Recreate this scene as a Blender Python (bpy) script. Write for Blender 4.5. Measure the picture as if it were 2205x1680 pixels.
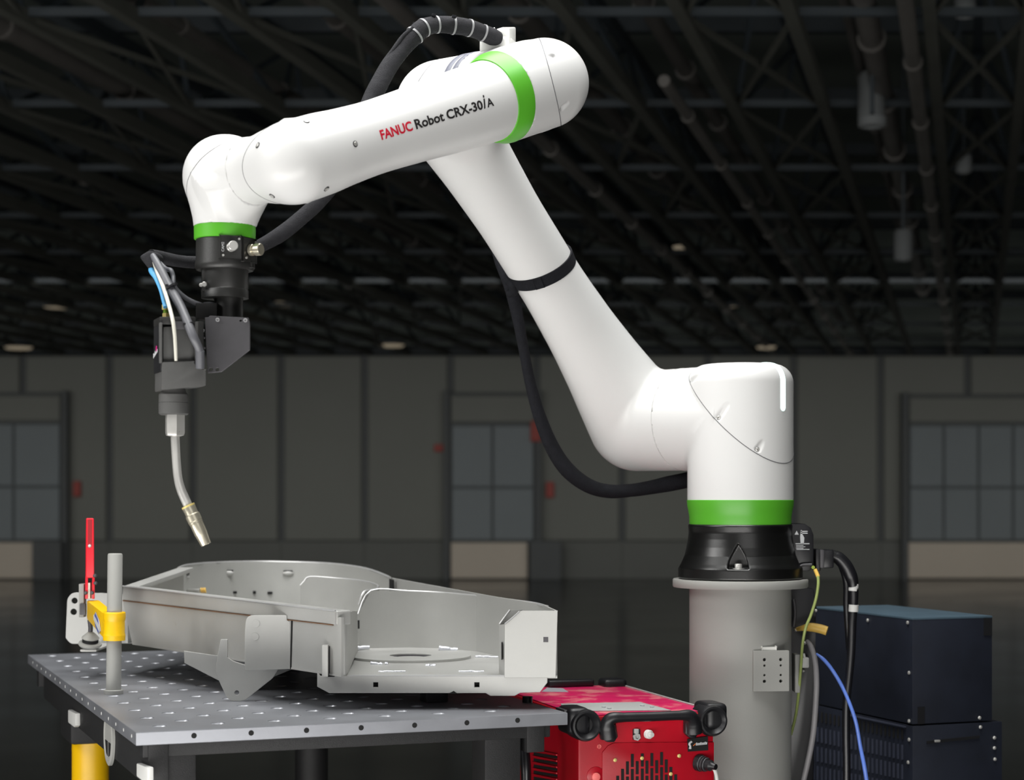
import bpy, bmesh, math, random
import numpy as np
from mathutils import Vector, Matrix
random.seed(4); rng = np.random.default_rng(7)
scene = bpy.context.scene
COL = scene.collection
for o in list(bpy.data.objects): bpy.data.objects.remove(o)

# ------------------------------------------------------------------ camera, light, exposure
FPX, CX, HY, CAMZ = 3924.0, 1102.5, 1070.0, 1.40      # focal length in px of a 2205 wide frame, horizon row, eye height
cam_d = bpy.data.cameras.new('camera'); cam = bpy.data.objects.new('camera', cam_d); COL.objects.link(cam)
cam.location = (0, 0, CAMZ); cam.rotation_euler = (math.pi/2, 0, 0)
cam_d.sensor_width = 36; cam_d.lens = FPX/2205*36; cam_d.shift_y = (HY-840)/2205
cam_d.clip_start = .05; cam_d.clip_end = 200
cam_d.dof.use_dof = True; cam_d.dof.focus_distance = 3.95; cam_d.dof.aperture_fstop = 4.0
scene.camera = cam
vs = scene.view_settings
vs.view_transform = 'Standard'; vs.look = 'None'; vs.exposure = 0.0; vs.gamma = 1; vs.use_curve_mapping = False
world = bpy.data.worlds.new('world'); scene.world = world; world.use_nodes = True
world.node_tree.nodes['Background'].inputs[0].default_value = (.9, .95, 1, 1)
world.node_tree.nodes['Background'].inputs[1].default_value = .02

def area(name, loc, target, sx, sy, power, col=(1, 1, 1), spread=180):
    l = bpy.data.lights.new(name, 'AREA'); l.shape = 'RECTANGLE'; l.size = sx; l.size_y = sy
    l.energy = power; l.color = col; l.spread = math.radians(spread)
    o = bpy.data.objects.new(name, l); COL.objects.link(o); o.location = loc
    o.rotation_euler = (Vector(target)-Vector(loc)).to_track_quat('-Z', 'Y').to_euler()
    return o
area('overhead_light', (-.2, 3.6, 4.4), (-.2, 3.7, 0), 3.2, 2.6, 150, (1, .995, .98), 140)
area('left_light', (-4.6, 1.6, 4.3), (0, 4, 1.4), 3, 2.4, 165, (1, .99, .97))
area('front_light', (1.5, -2.5, 3.2), (.2, 4, 1.6), 4, 2.0, 30, (1, .99, .97))
area('low_front_light', (-.7, 1.9, .1), (0, 3.8, 2.3), 4.4, .9, 150, (1, .98, .95))
area('hall_wall_fill', (0, 22, 3.4), (0, 31, .6), 40, 1.5, 98, (1, .99, .95), 80)  # unseen area light added to brighten the far wall
area('roof_fill', (-2, 6.5, 1.0), (0, 18, 5), 30, 1, 320, (1, .99, .95))  # unseen uplight near the floor, added to brighten the girders

# ------------------------------------------------------------------ helpers
def P(px, py, d):
    return Vector(((px-CX)/FPX*d, d, CAMZ-(py-HY)/FPX*d))
def M_(px, d): return px*d/FPX

def s2l(c):
    c = c/255
    return c/12.92 if c <= .04045 else ((c+.055)/1.055)**2.4
MATS = {}
def mat(name, rgb, rough=.5, metal=0., var=0., vscale=8., bump=0., bscale=200., emit=None, estr=0., spec=.5, coat=0., alpha=1., stretch=None, rust=None, rvar=0.):
    if name in MATS: return MATS[name]
    m = bpy.data.materials.new(name); m.use_nodes = True
    nt = m.node_tree; N = nt.nodes; L = nt.links; b = N['Principled BSDF']
    c = [s2l(x) for x in rgb]+[1]
    b.inputs['Base Color'].default_value = c
    b.inputs['Roughness'].default_value = rough; b.inputs['Metallic'].default_value = metal
    b.inputs['Specular IOR Level'].default_value = spec
    if coat: b.inputs['Coat Weight'].default_value = coat; b.inputs['Coat Roughness'].default_value = .08
    tc = N.new('ShaderNodeTexCoord'); mp = N.new('ShaderNodeMapping'); L.new(tc.outputs['Object'], mp.inputs['Vector'])
    if stretch: mp.inputs['Scale'].default_value = stretch
    src = None
    if var or rvar:
        n = N.new('ShaderNodeTexNoise'); n.inputs['Scale'].default_value = vscale; n.inputs['Detail'].default_value = 6
        n.inputs['Roughness'].default_value = .65
        L.new(mp.outputs[0], n.inputs['Vector'])
        if var:
            r = N.new('ShaderNodeMapRange'); r.inputs['From Min'].default_value = .25; r.inputs['From Max'].default_value = .75
            r.inputs['To Min'].default_value = 1-var; r.inputs['To Max'].default_value = 1+var
            L.new(n.outputs['Fac'], r.inputs['Value'])
            mx = N.new('ShaderNodeMix'); mx.data_type = 'RGBA'; mx.blend_type = 'MULTIPLY'; mx.inputs['Factor'].default_value = 1
            mx.inputs['A'].default_value = c; L.new(r.outputs[0], mx.inputs['B']); src = mx.outputs['Result']
        if rvar:
            r2 = N.new('ShaderNodeMapRange'); r2.inputs['From Min'].default_value = .25; r2.inputs['From Max'].default_value = .75
            r2.inputs['To Min'].default_value = max(.03, rough-rvar); r2.inputs['To Max'].default_value = rough+rvar
            L.new(n.outputs['Fac'], r2.inputs['Value']); L.new(r2.outputs[0], b.inputs['Roughness'])
    if rust:
        rc, amt, rs = rust
        n2 = N.new('ShaderNodeTexNoise'); n2.inputs['Scale'].default_value = rs; n2.inputs['Detail'].default_value = 8; n2.inputs['Roughness'].default_value = .7
        L.new(tc.outputs['Object'], n2.inputs['Vector'])
        r3 = N.new('ShaderNodeMapRange'); r3.inputs['From Min'].default_value = 1-amt; r3.inputs['From Max'].default_value = 1-amt+.12
        r3.inputs['To Max'].default_value = .55
        L.new(n2.outputs['Fac'], r3.inputs['Value'])
        mx2 = N.new('ShaderNodeMix'); mx2.data_type = 'RGBA'; mx2.inputs['A'].default_value = c
        if src: L.new(src, mx2.inputs['A'])
        mx2.inputs['B'].default_value = [s2l(x) for x in rc]+[1]; L.new(r3.outputs[0], mx2.inputs['Factor']); src = mx2.outputs['Result']
    if src: L.new(src, b.inputs['Base Color'])
    if bump:
        nb = N.new('ShaderNodeTexNoise'); nb.inputs['Scale'].default_value = bscale; nb.inputs['Detail'].default_value = 3
        L.new(mp.outputs[0], nb.inputs['Vector'])
        bp = N.new('ShaderNodeBump'); bp.inputs['Strength'].default_value = bump; bp.inputs['Distance'].default_value = .002
        L.new(nb.outputs['Fac'], bp.inputs['Height']); L.new(bp.outputs[0], b.inputs['Normal'])
    if emit:
        b.inputs['Emission Color'].default_value = [s2l(x) for x in emit]+[1]; b.inputs['Emission Strength'].default_value = estr
    MATS[name] = m
    return m

white = mat('robot_white', (216, 216, 215), .33, spec=.4, var=.012, vscale=3)
offwhite = mat('plastic_white', (226, 226, 222), .5, var=.02)
seamm = mat('joint_line', (92, 92, 95), .6, var=.02)
seamm2 = mat('joint_line_faint', (196, 196, 194), .5, var=.02)
green = mat('ring_green', (86, 172, 44), .38, var=.05, vscale=5)
blackp = mat('casting_black', (13, 13, 13), .3, var=.12, vscale=30, bump=.06, bscale=500, spec=.9)
blacksat = mat('black_satin', (42, 42, 41), .42, var=.1, vscale=25, bump=.1, bscale=400)
bracketg = mat('anodised_grey', (78, 77, 80), .5, metal=.35, var=.06, vscale=60, bump=.1, bscale=700)
torchg = mat('torch_plastic', (80, 80, 79), .6, var=.07, vscale=60, bump=.15, bscale=900)
darkgap = mat('dark_recess', (9, 9, 9), .8, var=.1)
sleeve = mat('sleeve_fabric', (46, 46, 49), .85, var=.25, vscale=60, bump=.8, bscale=350, spec=.2, stretch=(1, 1, 2.5))
sleeved = mat('sleeve_fabric_black', (20, 21, 26), .85, var=.35, vscale=70, bump=.8, bscale=350, spec=.25)
tiemat = mat('tie_grey', (150, 150, 152), .35, var=.05)
hosegrey = mat('hose_grey', (92, 93, 98), .45, var=.06, vscale=30)
hoseblue = mat('hose_blue', (96, 178, 232), .4, var=.05)
hosewhite = mat('hose_white', (214, 212, 200), .35, var=.05)
brass = mat('brass', (216, 196, 122), .4, metal=.15, var=.08, vscale=40)
steel = mat('steel_bright', (205, 204, 200), .34, metal=.55, var=.05, vscale=30, rvar=.08)
nickel = mat('nickel_cream', (206, 200, 180), .3, metal=.75, var=.08, vscale=40)
decksteel = mat('sheet_steel', (176, 176, 173), .5, metal=.35, var=.07, vscale=7, rvar=.1, bump=.05, bscale=120, rust=((140, 118, 84), .33, 9))
decklit = mat('sheet_steel_lit_edge', (196, 196, 196), .35, metal=.5, var=.05, vscale=20)  # lighter copy of sheet_steel, paints edges as if catching light
weldm = mat('weld_bead', (215, 217, 224), .3, metal=.7, var=.1, vscale=80, bump=.6, bscale=300)
tabtop = mat('table_plate', (150, 152, 158), .38, metal=.6, var=.12, vscale=5, rvar=.1, bump=.04, bscale=150)
tabhole = mat('table_bore_lit', (214, 216, 222), .3, metal=.3, var=.03)
frameblk = mat('frame_black', (30, 30, 31), .6, var=.25, vscale=120, bump=.3, bscale=700)
yellow = mat('paint_yellow', (238, 188, 8), .4, var=.05, vscale=6)
red = mat('paint_red', (206, 14, 30), .4, var=.1, vscale=9)
redh = mat('handle_red', (222, 24, 44), .38, var=.08, vscale=20)
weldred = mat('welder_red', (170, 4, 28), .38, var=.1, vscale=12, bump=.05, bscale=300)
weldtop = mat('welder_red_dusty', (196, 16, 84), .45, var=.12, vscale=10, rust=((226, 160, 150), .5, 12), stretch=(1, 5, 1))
rubber = mat('rubber_black', (24, 24, 27), .4, var=.15, vscale=60, bump=.04, bscale=500)
padwhite = mat('pad_white', (205, 205, 202), .6, var=.03)
pillarg = mat('pedestal_grey', (150, 150, 146), .6, var=.03, vscale=4, bump=.08, bscale=300)
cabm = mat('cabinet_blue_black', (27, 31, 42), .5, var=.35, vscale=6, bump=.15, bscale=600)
cabdark = mat('cabinet_recess', (12, 13, 17), .6, var=.2)
cabslot = mat('cabinet_louver', (58, 62, 76), .45, var=.2, vscale=40)
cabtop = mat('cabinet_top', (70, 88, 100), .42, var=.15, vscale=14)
cableblk = mat('cable_black', (22, 22, 26), .35, var=.2, vscale=30)
wiregy = mat('wire_green_yellow', (150, 165, 96), .45, var=.15, vscale=40)
wireblue = mat('wire_blue', (96, 128, 214), .35, var=.05)
wiregrey = mat('wire_grey', (140, 138, 140), .45, var=.05)
hookyel = mat('hook_yellow', (232, 190, 92), .45, var=.05)
printw = mat('print_white', (196, 198, 200), .6, var=.02)
printk = mat('print_black', (30, 28, 28), .5, var=.02)
printr = mat('print_red', (200, 20, 48), .45, var=.02)
greyband = mat('band_grey', (104, 106, 118), .5, var=.03)
labelblue = mat('label_blue', (86, 100, 168), .4, var=.05)
labelsil = mat('label_silver', (190, 190, 196), .35, metal=.3, var=.05)
pinkm = mat('print_pink', (190, 30, 120), .5, var=.03)
pinkbtn = mat('button_pink', (246, 120, 116), .5, var=.03)
panelg = mat('panel_grey', (176, 178, 176), .4, var=.05, vscale=20)
lightm = mat('status_light', (230, 255, 250), .4, emit=(214, 255, 246), estr=1.6, var=.01)
# hall
wallm = mat('hall_wall', (140, 142, 136), .7, var=.05, vscale=.6)
dadom = mat('hall_dado', (122, 124, 120), .7, var=.06, vscale=.6)
jointm = mat('hall_joint', (108, 111, 112), .8, var=.05)
upperm = mat('hall_upper', (140, 150, 144), .7, var=.15, vscale=.8)
doorm = mat('hall_door', (142, 150, 154), .6, var=.05, vscale=.8)
doorlow = mat('hall_door_low', (226, 214, 198), .6, var=.04, vscale=.8)
floorm = mat('hall_floor', (24, 25, 24), .17, var=.2, vscale=.7, rvar=.05, spec=.5)
roofm = mat('hall_roof', (128, 136, 130), .8, var=.2, vscale=.5)
beamm = mat('hall_beam', (64, 65, 60), .6, var=.2, vscale=2)
strutm = mat('hall_strut', (48, 55, 60), .6, var=.2, vscale=2)
ductm = mat('hall_duct', (96, 93, 90), .45, metal=.3, var=.25, vscale=1.5)
lampm = mat('hall_lamp_glow', (150, 140, 124), .5, emit=(150, 138, 118), estr=.55, var=.02)
boxred = mat('call_box_red', (180, 84, 76), .6, var=.1)

class MB:
    def __init__(s): s.bm = bmesh.new()
    def box(s, c, ax, size, bev=0., seg=2):
        ax = [Vector(a).normalized() for a in ax]
        r = bmesh.ops.create_cube(s.bm, size=1.0); vs_ = r['verts']
        for v in vs_:
            q = v.co.copy(); v.co = Vector(c)+ax[0]*q.x*size[0]+ax[1]*q.y*size[1]+ax[2]*q.z*size[2]
        if bev:
            es = list({e for v in vs_ for e in v.link_edges})
            bmesh.ops.bevel(s.bm, geom=es, offset=bev, segments=seg, affect='EDGES', profile=.6)
        return s
    def hexa(s, b4, t4, bev=0., seg=2):
        vb = [s.bm.verts.new(v) for v in b4]; vt = [s.bm.verts.new(v) for v in t4]
        n = len(b4)
        fs = [s.bm.faces.new(vb[::-1]), s.bm.faces.new(vt)]
        for i in range(n): fs.append(s.bm.faces.new((vb[i], vb[(i+1) % n], vt[(i+1) % n], vt[i])))
        if bev:
            es = list({e for f in fs for e in f.edges})
            bmesh.ops.bevel(s.bm, geom=es, offset=bev, segments=seg, affect='EDGES', profile=.6)
        return s
    def prism(s, pts, vec, bev=0., seg=2):
        vec = Vector(vec); return s.hexa([Vector(p) for p in pts], [Vector(p)+vec for p in pts], bev, seg)
    def lathe(s, prof, o, axis, segs=48, ref=None):
        o = Vector(o); a = Vector(axis).normalized()
        x = (Vector(ref) if ref else a.orthogonal()); x = (x-a*x.dot(a)).normalized(); y = a.cross(x)
        rings = []
        for (r, h) in prof:
            if r < 1e-6: rings.append([s.bm.verts.new(o+a*h)]); continue
            rings.append([s.bm.verts.new(o+a*h+(x*math.cos(2*math.pi*k/segs)+y*math.sin(2*math.pi*k/segs))*r) for k in range(segs)])
        for A, B in zip(rings[:-1], rings[1:]):
            for k in range(segs):
                k2 = (k+1) % segs
                if len(A) == 1 and len(B) == 1: continue
                if len(A) == 1: s.bm.faces.new((A[0], B[k2], B[k]))
                elif len(B) == 1: s.bm.faces.new((A[k], A[k2], B[0]))
                else: s.bm.faces.new((A[k], A[k2], B[k2], B[k]))
        if len(rings[0]) > 1: s.bm.faces.new(rings[0][::-1])
        if len(rings[-1]) > 1: s.bm.faces.new(rings[-1])
        return s
    def cyl(s, a, b, r, segs=24, r2=None, ch=0.):
        a, b = Vector(a), Vector(b); L = (b-a).length; r2 = r if r2 is None else r2
        pr = [(r, 0), (r2, L)] if not ch else [(r-ch, 0), (r, ch), (r2, L-ch), (r2-ch, L)]
        return s.lathe(pr, a, b-a, segs)
    def tube(s, pts, rad, segs=14, n=8, caps=True):
        pts = [Vector(p) for p in pts]; k = len(pts)
        rad = [rad]*k if not hasattr(rad, '__len__') else rad
        Q, R = [], []
        for i in range(k-1):
            p0, p1, p2, p3 = pts[max(i-1, 0)], pts[i], pts[i+1], pts[min(i+2, k-1)]
            for j in range(n):
                t = j/n
                Q.append(.5*((2*p1)+(p2-p0)*t+(2*p0-5*p1+4*p2-p3)*t*t+(3*p1-p0-3*p2+p3)*t**3)); R.append(rad[i]*(1-t)+rad[i+1]*t)
        Q.append(pts[-1]); R.append(rad[-1])
        rings = []; T0 = (Q[1]-Q[0]).normalized(); X = T0.orthogonal().normalized()
        for i in range(len(Q)):
            T = (Q[min(i+1, len(Q)-1)]-Q[max(i-1, 0)]).normalized()
            X = (X-T*X.dot(T)).normalized(); Y = T.cross(X)
            rings.append([s.bm.verts.new(Q[i]+(X*math.cos(2*math.pi*a/segs)+Y*math.sin(2*math.pi*a/segs))*R[i]) for a in range(segs)])
        for A, B in zip(rings[:-1], rings[1:]):
            for a in range(segs): s.bm.faces.new((A[a], A[(a+1) % segs], B[(a+1) % segs], B[a]))
        if caps: s.bm.faces.new(rings[0][::-1]); s.bm.faces.new(rings[-1])
        return s
    def sphere(s, c, r, sc=(1, 1, 1), seg=16):
        rr = bmesh.ops.create_uvsphere(s.bm, u_segments=seg, v_segments=seg//2, radius=r)
        for v in rr['verts']: v.co = Vector((v.co.x*sc[0], v.co.y*sc[1], v.co.z*sc[2]))+Vector(c)
        return s
    def strip(s, tops, bots, th, bev=0.):
        """sheet wall through top and bottom edge points, thickness th away from the viewer"""
        n = len(tops); tops = [Vector(t) for t in tops]; bots = [Vector(b) for b in bots]
        off = []
        for i in range(n):
            T = tops[min(i+1, n-1)]-tops[max(i-1, 0)]; nn = Vector((-T.y, T.x, 0)).normalized(); off.append(nn*th)
        A = [s.bm.verts.new(t) for t in tops]; B = [s.bm.verts.new(b) for b in bots]
        C = [s.bm.verts.new(t+o) for t, o in zip(tops, off)]; D = [s.bm.verts.new(b+o) for b, o in zip(bots, off)]
        for i in range(n-1):
            s.bm.faces.new((A[i], A[i+1], B[i+1], B[i])); s.bm.faces.new((C[i+1], C[i], D[i], D[i+1]))
            s.bm.faces.new((A[i+1], A[i], C[i], C[i+1])); s.bm.faces.new((B[i], B[i+1], D[i+1], D[i]))
        s.bm.faces.new((A[0], B[0], D[0], C[0])); s.bm.faces.new((A[-1], C[-1], D[-1], B[-1]))
        return s
    def make(s, name, m, parent=None, smooth=40):
        bmesh.ops.recalc_face_normals(s.bm, faces=s.bm.faces[:])
        me = bpy.data.meshes.new(name); 
        if smooth:
            lim = math.radians(smooth)
            for f in s.bm.faces: f.smooth = True
            for e in s.bm.edges:
                if len(e.link_faces) == 2 and e.calc_face_angle(0) > lim: e.smooth = False
        s.bm.to_mesh(me); s.bm.free(); me.materials.append(m)
        return link(name, me, parent)

def link(name, me, parent=None):
    o = bpy.data.objects.new(name, me); COL.objects.link(o)
    if parent is not None:
        o.parent = parent
        if parent.type == 'EMPTY': o.matrix_parent_inverse = Matrix.Translation(-Vector(parent.location))
    return o
def thing(name, label, cat, loc, group=None):
    o = bpy.data.objects.new(name, None); COL.objects.link(o); o.location = loc; o.empty_display_size = .05
    o['label'] = label; o['category'] = cat
    if group: o['group'] = group
    return o
def tag(o, label, cat, group=None):
    o['label'] = label; o['category'] = cat
    if group: o['group'] = group
    return o
def struct(o): o['kind'] = 'structure'; return o
def curve_mesh(cu):
    ob = bpy.data.objects.new('tmp', cu); COL.objects.link(ob)
    dg = bpy.context.evaluated_depsgraph_get(); dg.update()
    me = bpy.data.meshes.new_from_object(ob.evaluated_get(dg)); bpy.data.objects.remove(ob)
    return me
def rounded(pts, rad, n=5):
    """round the corners of a 2D outline; rad is one number or one per corner"""
    out = []; k = len(pts); rad = [rad]*k if not hasattr(rad, '__len__') else rad
    for i in range(k):
        p = Vector(pts[i]); a = Vector(pts[i-1])-p; b = Vector(pts[(i+1) % k])-p; r = rad[i]
        r = min(r, a.length*.45, b.length*.45)
        if r <= 1e-6: out.append(tuple(p)); continue
        A = p+a.normalized()*r; B = p+b.normalized()*r
        for j in range(n+1):
            t = j/n; out.append(tuple(A*(1-t)**2+p*2*t*(1-t)+B*t*t))
    return out
def plate(name, outline, holes, th, o, ax, ay, m, parent=None, bevel=.0008, m2=None):
    """flat plate with real holes: 2D outline in metres on axes ax, ay; front face at o, thickness th behind it"""
    cu = bpy.data.curves.new('c', 'CURVE'); cu.dimensions = '2D'; cu.fill_mode = 'BOTH'
    cu.extrude = th/2-bevel; cu.bevel_depth = bevel; cu.bevel_resolution = 1; cu.offset = -bevel
    for loop in [outline]+list(holes):
        sp = cu.splines.new('POLY'); sp.points.add(len(loop)-1); sp.use_cyclic_u = True
        for q, p in zip(sp.points, loop): q.co = (p[0], p[1], 0, 1)
    me = curve_mesh(cu)
    ax, ay = Vector(ax).normalized(), Vector(ay).normalized(); az = ax.cross(ay)
    for v in me.vertices:
        c = v.co; v.co = Vector(o)+ax*c.x+ay*c.y+az*(c.z-th/2)
    me.materials.clear(); me.materials.append(m)
    for p in me.polygons: p.use_smooth = False
    return link(name, me, parent)
def circ(x, y, r, n=16): return [(x+r*math.cos(2*math.pi*k/n), y+r*math.sin(2*math.pi*k/n)) for k in range(n)]
def facing_plate(name, pix, holes, d, th, m, parent=None, bevel=.0008, rad=0.):
    """plate parallel to the picture plane at distance d; outline and holes given where they are seen"""
    o = P(CX, HY, d)
    out = [(M_(x-CX, d), M_(HY-y, d)) for x, y in pix]
    if rad: out = rounded(out, rad if not hasattr(rad, '__len__') else list(rad))
    hs = [circ(M_(x-CX, d), M_(HY-y, d), M_(r, d)) if not sq else
          [(M_(x+sx*r-CX, d), M_(HY-y-sy*r, d)) for sx, sy in ((-1, -1), (1, -1), (1, 1), (-1, 1))] for x, y, r, sq in holes]
    return plate(name, out, hs, th, o, (1, 0, 0), (0, 0, 1), m, parent, bevel)   # normal +x cross +z = -y: towards the viewer
def text_mesh(body, size, offset=0., shear=0., align='LEFT'):
    cu = bpy.data.curves.new('t', 'FONT'); cu.body = body; cu.size = size; cu.offset = offset; cu.shear = shear; cu.align_x = align
    cu.resolution_u = 3
    return curve_mesh(cu)

# ------------------------------------------------------------------ signed distance shapes for the robot shells
def dot(q, a): return q[..., 0]*a[0]+q[..., 1]*a[1]+q[..., 2]*a[2]
def smax(a, b, k):
    h = np.clip(k-np.abs(a-b), 0, None); return np.maximum(a, b)+h*h/(4*np.maximum(k, 1e-9))
def smin(a, b, k):
    h = np.clip(k-np.abs(a-b), 0, None); return np.minimum(a, b)-h*h/(4*np.maximum(k, 1e-9))
def interp(ts, rs):
    ts = np.array(ts); rs = np.array(rs)
    # smooth (monotone cubic) interpolation
    h = np.diff(ts); s = np.diff(rs)/h; m = np.zeros_like(rs); m[1:-1] = np.where(s[:-1]*s[1:] > 0, 2*s[:-1]*s[1:]/(s[:-1]+s[1:]+1e-12), 0); m[0] = s[0]*.5; m[-1] = s[-1]*.5
    def fn(t):
        t = np.clip(t, ts[0], ts[-1]); i = np.clip(np.searchsorted(ts, t)-1, 0, len(h)-1)
        u = (t-ts[i])/h[i]
        return (2*u**3-3*u**2+1)*rs[i]+(u**3-2*u**2+u)*h[i]*m[i]+(-2*u**3+3*u**2)*rs[i+1]+(u**3-u**2)*h[i]*m[i+1]
    return fn
def elbow(p, C, a, b, ra, rb, kin):
    """two round tubes leaving corner C along a and b (perpendicular), the corner itself a ball joint"""
    w = np.cross(a, b); q = p-C
    ta, tb, tw = dot(q, a), dot(q, b), dot(q, w); rr = np.sqrt(ta*ta+tb*tb+tw*tw)
    ra0, rb0 = float(ra(np.array(0.))), float(rb(np.array(0.))); rm = max(ra0, rb0)
    dA = np.where(ta > 0, np.hypot(tb, tw)-ra(np.maximum(ta, 0)), rr-ra0)
    dB = np.where(tb > 0, np.hypot(ta, tw)-rb(np.maximum(tb, 0)), rr-rb0)
    return smin(dA, dB, kin*np.clip(np.minimum(ta, tb)/(.5*rm), .001, 1))
def capsule(p, a, b, r):
    a = np.array(a); b = np.array(b); d = b-a; q = p-a
    t = np.clip(dot(q, d)/d.dot(d), 0, 1); q = q-t[..., None]*d
    return np.sqrt((q**2).sum(-1))-r
def grad(fn, v, e=6e-4):
    g = np.zeros_like(v)
    for i in range(3):
        d = np.zeros(3); d[i] = e
        g[:, i] = (fn(v+d)-fn(v-d))/(2*e)
    return g
def sdf_mesh(name, fn, lo, hi, res, m, parent=None, split=None, name2=None):
    lo = np.array(lo); hi = np.array(hi); n = np.ceil((hi-lo)/res).astype(int)+1
    X, Y, Z = [lo[i]+res*np.arange(n[i]) for i in range(3)]
    V = np.empty(tuple(n))
    for i in range(n[0]):
        G = np.empty((n[1], n[2], 3)); G[..., 0] = X[i]; G[..., 1] = Y[:, None]; G[..., 2] = Z[None, :]
        V[i] = fn(G)
    S = V < 0
    corner = [(i, j, k) for i in (0, 1) for j in (0, 1) for k in (0, 1)]
    sl = lambda A, c: A[c[0]:A.shape[0]-1+c[0], c[1]:A.shape[1]-1+c[1], c[2]:A.shape[2]-1+c[2]]
    cnt = sum(sl(S, c).astype(np.int8) for c in corner)
    act = (cnt > 0) & (cnt < 8); idx = -np.ones(act.shape, int); ac = np.argwhere(act); idx[act] = np.arange(len(ac))
    acc = np.zeros((len(ac), 3)); num = np.zeros(len(ac))
    for c in corner:
        for ax in range(3):
            if c[ax]: continue
            c2 = list(c); c2[ax] = 1
            i1 = ac+np.array(c); i2 = ac+np.array(c2)
            v1 = V[i1[:, 0], i1[:, 1], i1[:, 2]]; v2 = V[i2[:, 0], i2[:, 1], i2[:, 2]]
            x = (v1 < 0) != (v2 < 0); t = np.where(x, v1/np.where(x, v1-v2, 1), 0)
            pt = np.tile(np.array(c, float), (len(ac), 1)); pt[:, ax] += t
            acc += pt*x[:, None]; num += x
    v = lo+res*(ac+acc/num[:, None])
    for _ in range(2):
        g = grad(fn, v); d = fn(v); stp = np.clip(d/np.maximum((g**2).sum(1), .2), -.6*res, .6*res); v = v-stp[:, None]*g
    quads = []
    for ax in range(3):
        b, c = [(1, 2), (2, 0), (0, 1)][ax]
        s1 = [slice(None)]*3; s2 = [slice(None)]*3; s1[ax] = slice(0, -1); s2[ax] = slice(1, None)
        A, B = S[tuple(s1)], S[tuple(s2)]
        e = np.argwhere(A != B); e = e[(e[:, b] > 0) & (e[:, c] > 0) & (e[:, b] < n[b]-1) & (e[:, c] < n[c]-1)]
        fl = A[e[:, 0], e[:, 1], e[:, 2]]
        db = np.zeros(3, int); db[b] = 1; dc = np.zeros(3, int); dc[c] = 1
        gi = lambda q: idx[q[:, 0], q[:, 1], q[:, 2]]
        q = np.stack([gi(e-db-dc), gi(e-dc), gi(e), gi(e-db)], 1)
        q[~fl] = q[~fl][:, ::-1]; quads.append(q)
    q = np.concatenate(quads)
    g = grad(fn, v, 1e-3); g /= np.linalg.norm(g, axis=1)[:, None]+1e-12
    fn_ = np.cross(v[q[:, 2]]-v[q[:, 0]], v[q[:, 3]]-v[q[:, 1]]); vn = np.zeros_like(v)
    for k in range(4): np.add.at(vn, q[:, k], fn_)
    vn /= np.linalg.norm(vn, axis=1)[:, None]+1e-12
    if (vn*g).sum() < 0: vn = -vn
    bad = (vn*g).sum(1) < .8; g[bad] = vn[bad]
    def mk(nm, qq):
        used = np.unique(qq); rem = -np.ones(len(v), int); rem[used] = np.arange(len(used))
        me = bpy.data.meshes.new(nm); me.from_pydata(v[used].tolist(), [], rem[qq].tolist()); me.update()
        me.polygons.foreach_set('use_smooth', np.ones(len(me.polygons), bool))
        me.normals_split_custom_set_from_vertices(g[used].tolist()); me.materials.append(m)
        return link(nm, me, parent)
    if split is None: return mk(name, q)
    sv = split(v[q].mean(1))
    if name2 == 'NEG': return mk(name, q[sv < .5*res])
    if name2 == 'POS': return mk(name, q[sv > 0])
    return mk(name, q[sv <= 0]), mk(name2, q[sv > 0])
def seam(fn, c, n, m, parent, r=.0011, keep=None, segs=220, name='seam'):
    """thin joint line where the plane through c with direction n meets a shell"""
    c = np.array(c); n = Vector(n).normalized(); x = n.orthogonal().normalized(); y = n.cross(x)
    a = np.arange(segs)*2*math.pi/segs; D = np.cos(a)[:, None]*np.array(x)+np.sin(a)[:, None]*np.array(y)
    lo = np.zeros(segs); hi = np.full(segs, .22)
    t = np.linspace(.0, .22, 90); ins = np.stack([fn(c+D*k) > 0 for k in t], 1); first = np.argmax(ins, 1); hi = t[first]; lo = t[np.maximum(first-1, 0)]
    for _ in range(22):
        md = (lo+hi)/2; o = fn(c+D*md[:, None]) > 0; hi = np.where(o, md, hi); lo = np.where(o, lo, md)
    pts = c+D*(lo-.0004)[:, None]
    ok = np.ones(segs, bool) if keep is None else keep(pts)
    mb = MB()
    if ok.all(): mb.tube([Vector(p) for p in pts]+[Vector(pts[0])], r, 6, 1)
    else:
        k0 = int(np.argmax(ok & ~np.roll(ok, 1))); run = []
        for i in range(segs):
            k = (k0+i) % segs
            if ok[k]: run.append(Vector(pts[k]))
            else: break
        mb.tube(run, r, 6, 1)
    return mb.make(name, m, parent)
CAMP = np.array([0, 0, CAMZ])
def hit(fn, px, py, d0=2.5, d1=5.5):
    """where the line of sight through a photo pixel meets a shell, and the shell's outward direction there"""
    r = np.array([(px-CX)/FPX, 1, -(py-HY)/FPX]); t = np.linspace(d0, d1, 1500)
    pts = CAMP+t[:, None]*r; d = fn(pts); k = np.argmax(d < 0)
    a, b = t[max(k-1, 0)], t[k]
    for _ in range(30):
        mth = (a+b)/2
        if fn((CAMP+mth*r)[None])[0] < 0: b = mth
        else: a = mth
    p = CAMP+b*r; g = grad(fn, p[None])[0]; g /= np.linalg.norm(g)
    return Vector(p), Vector(g)
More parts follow.
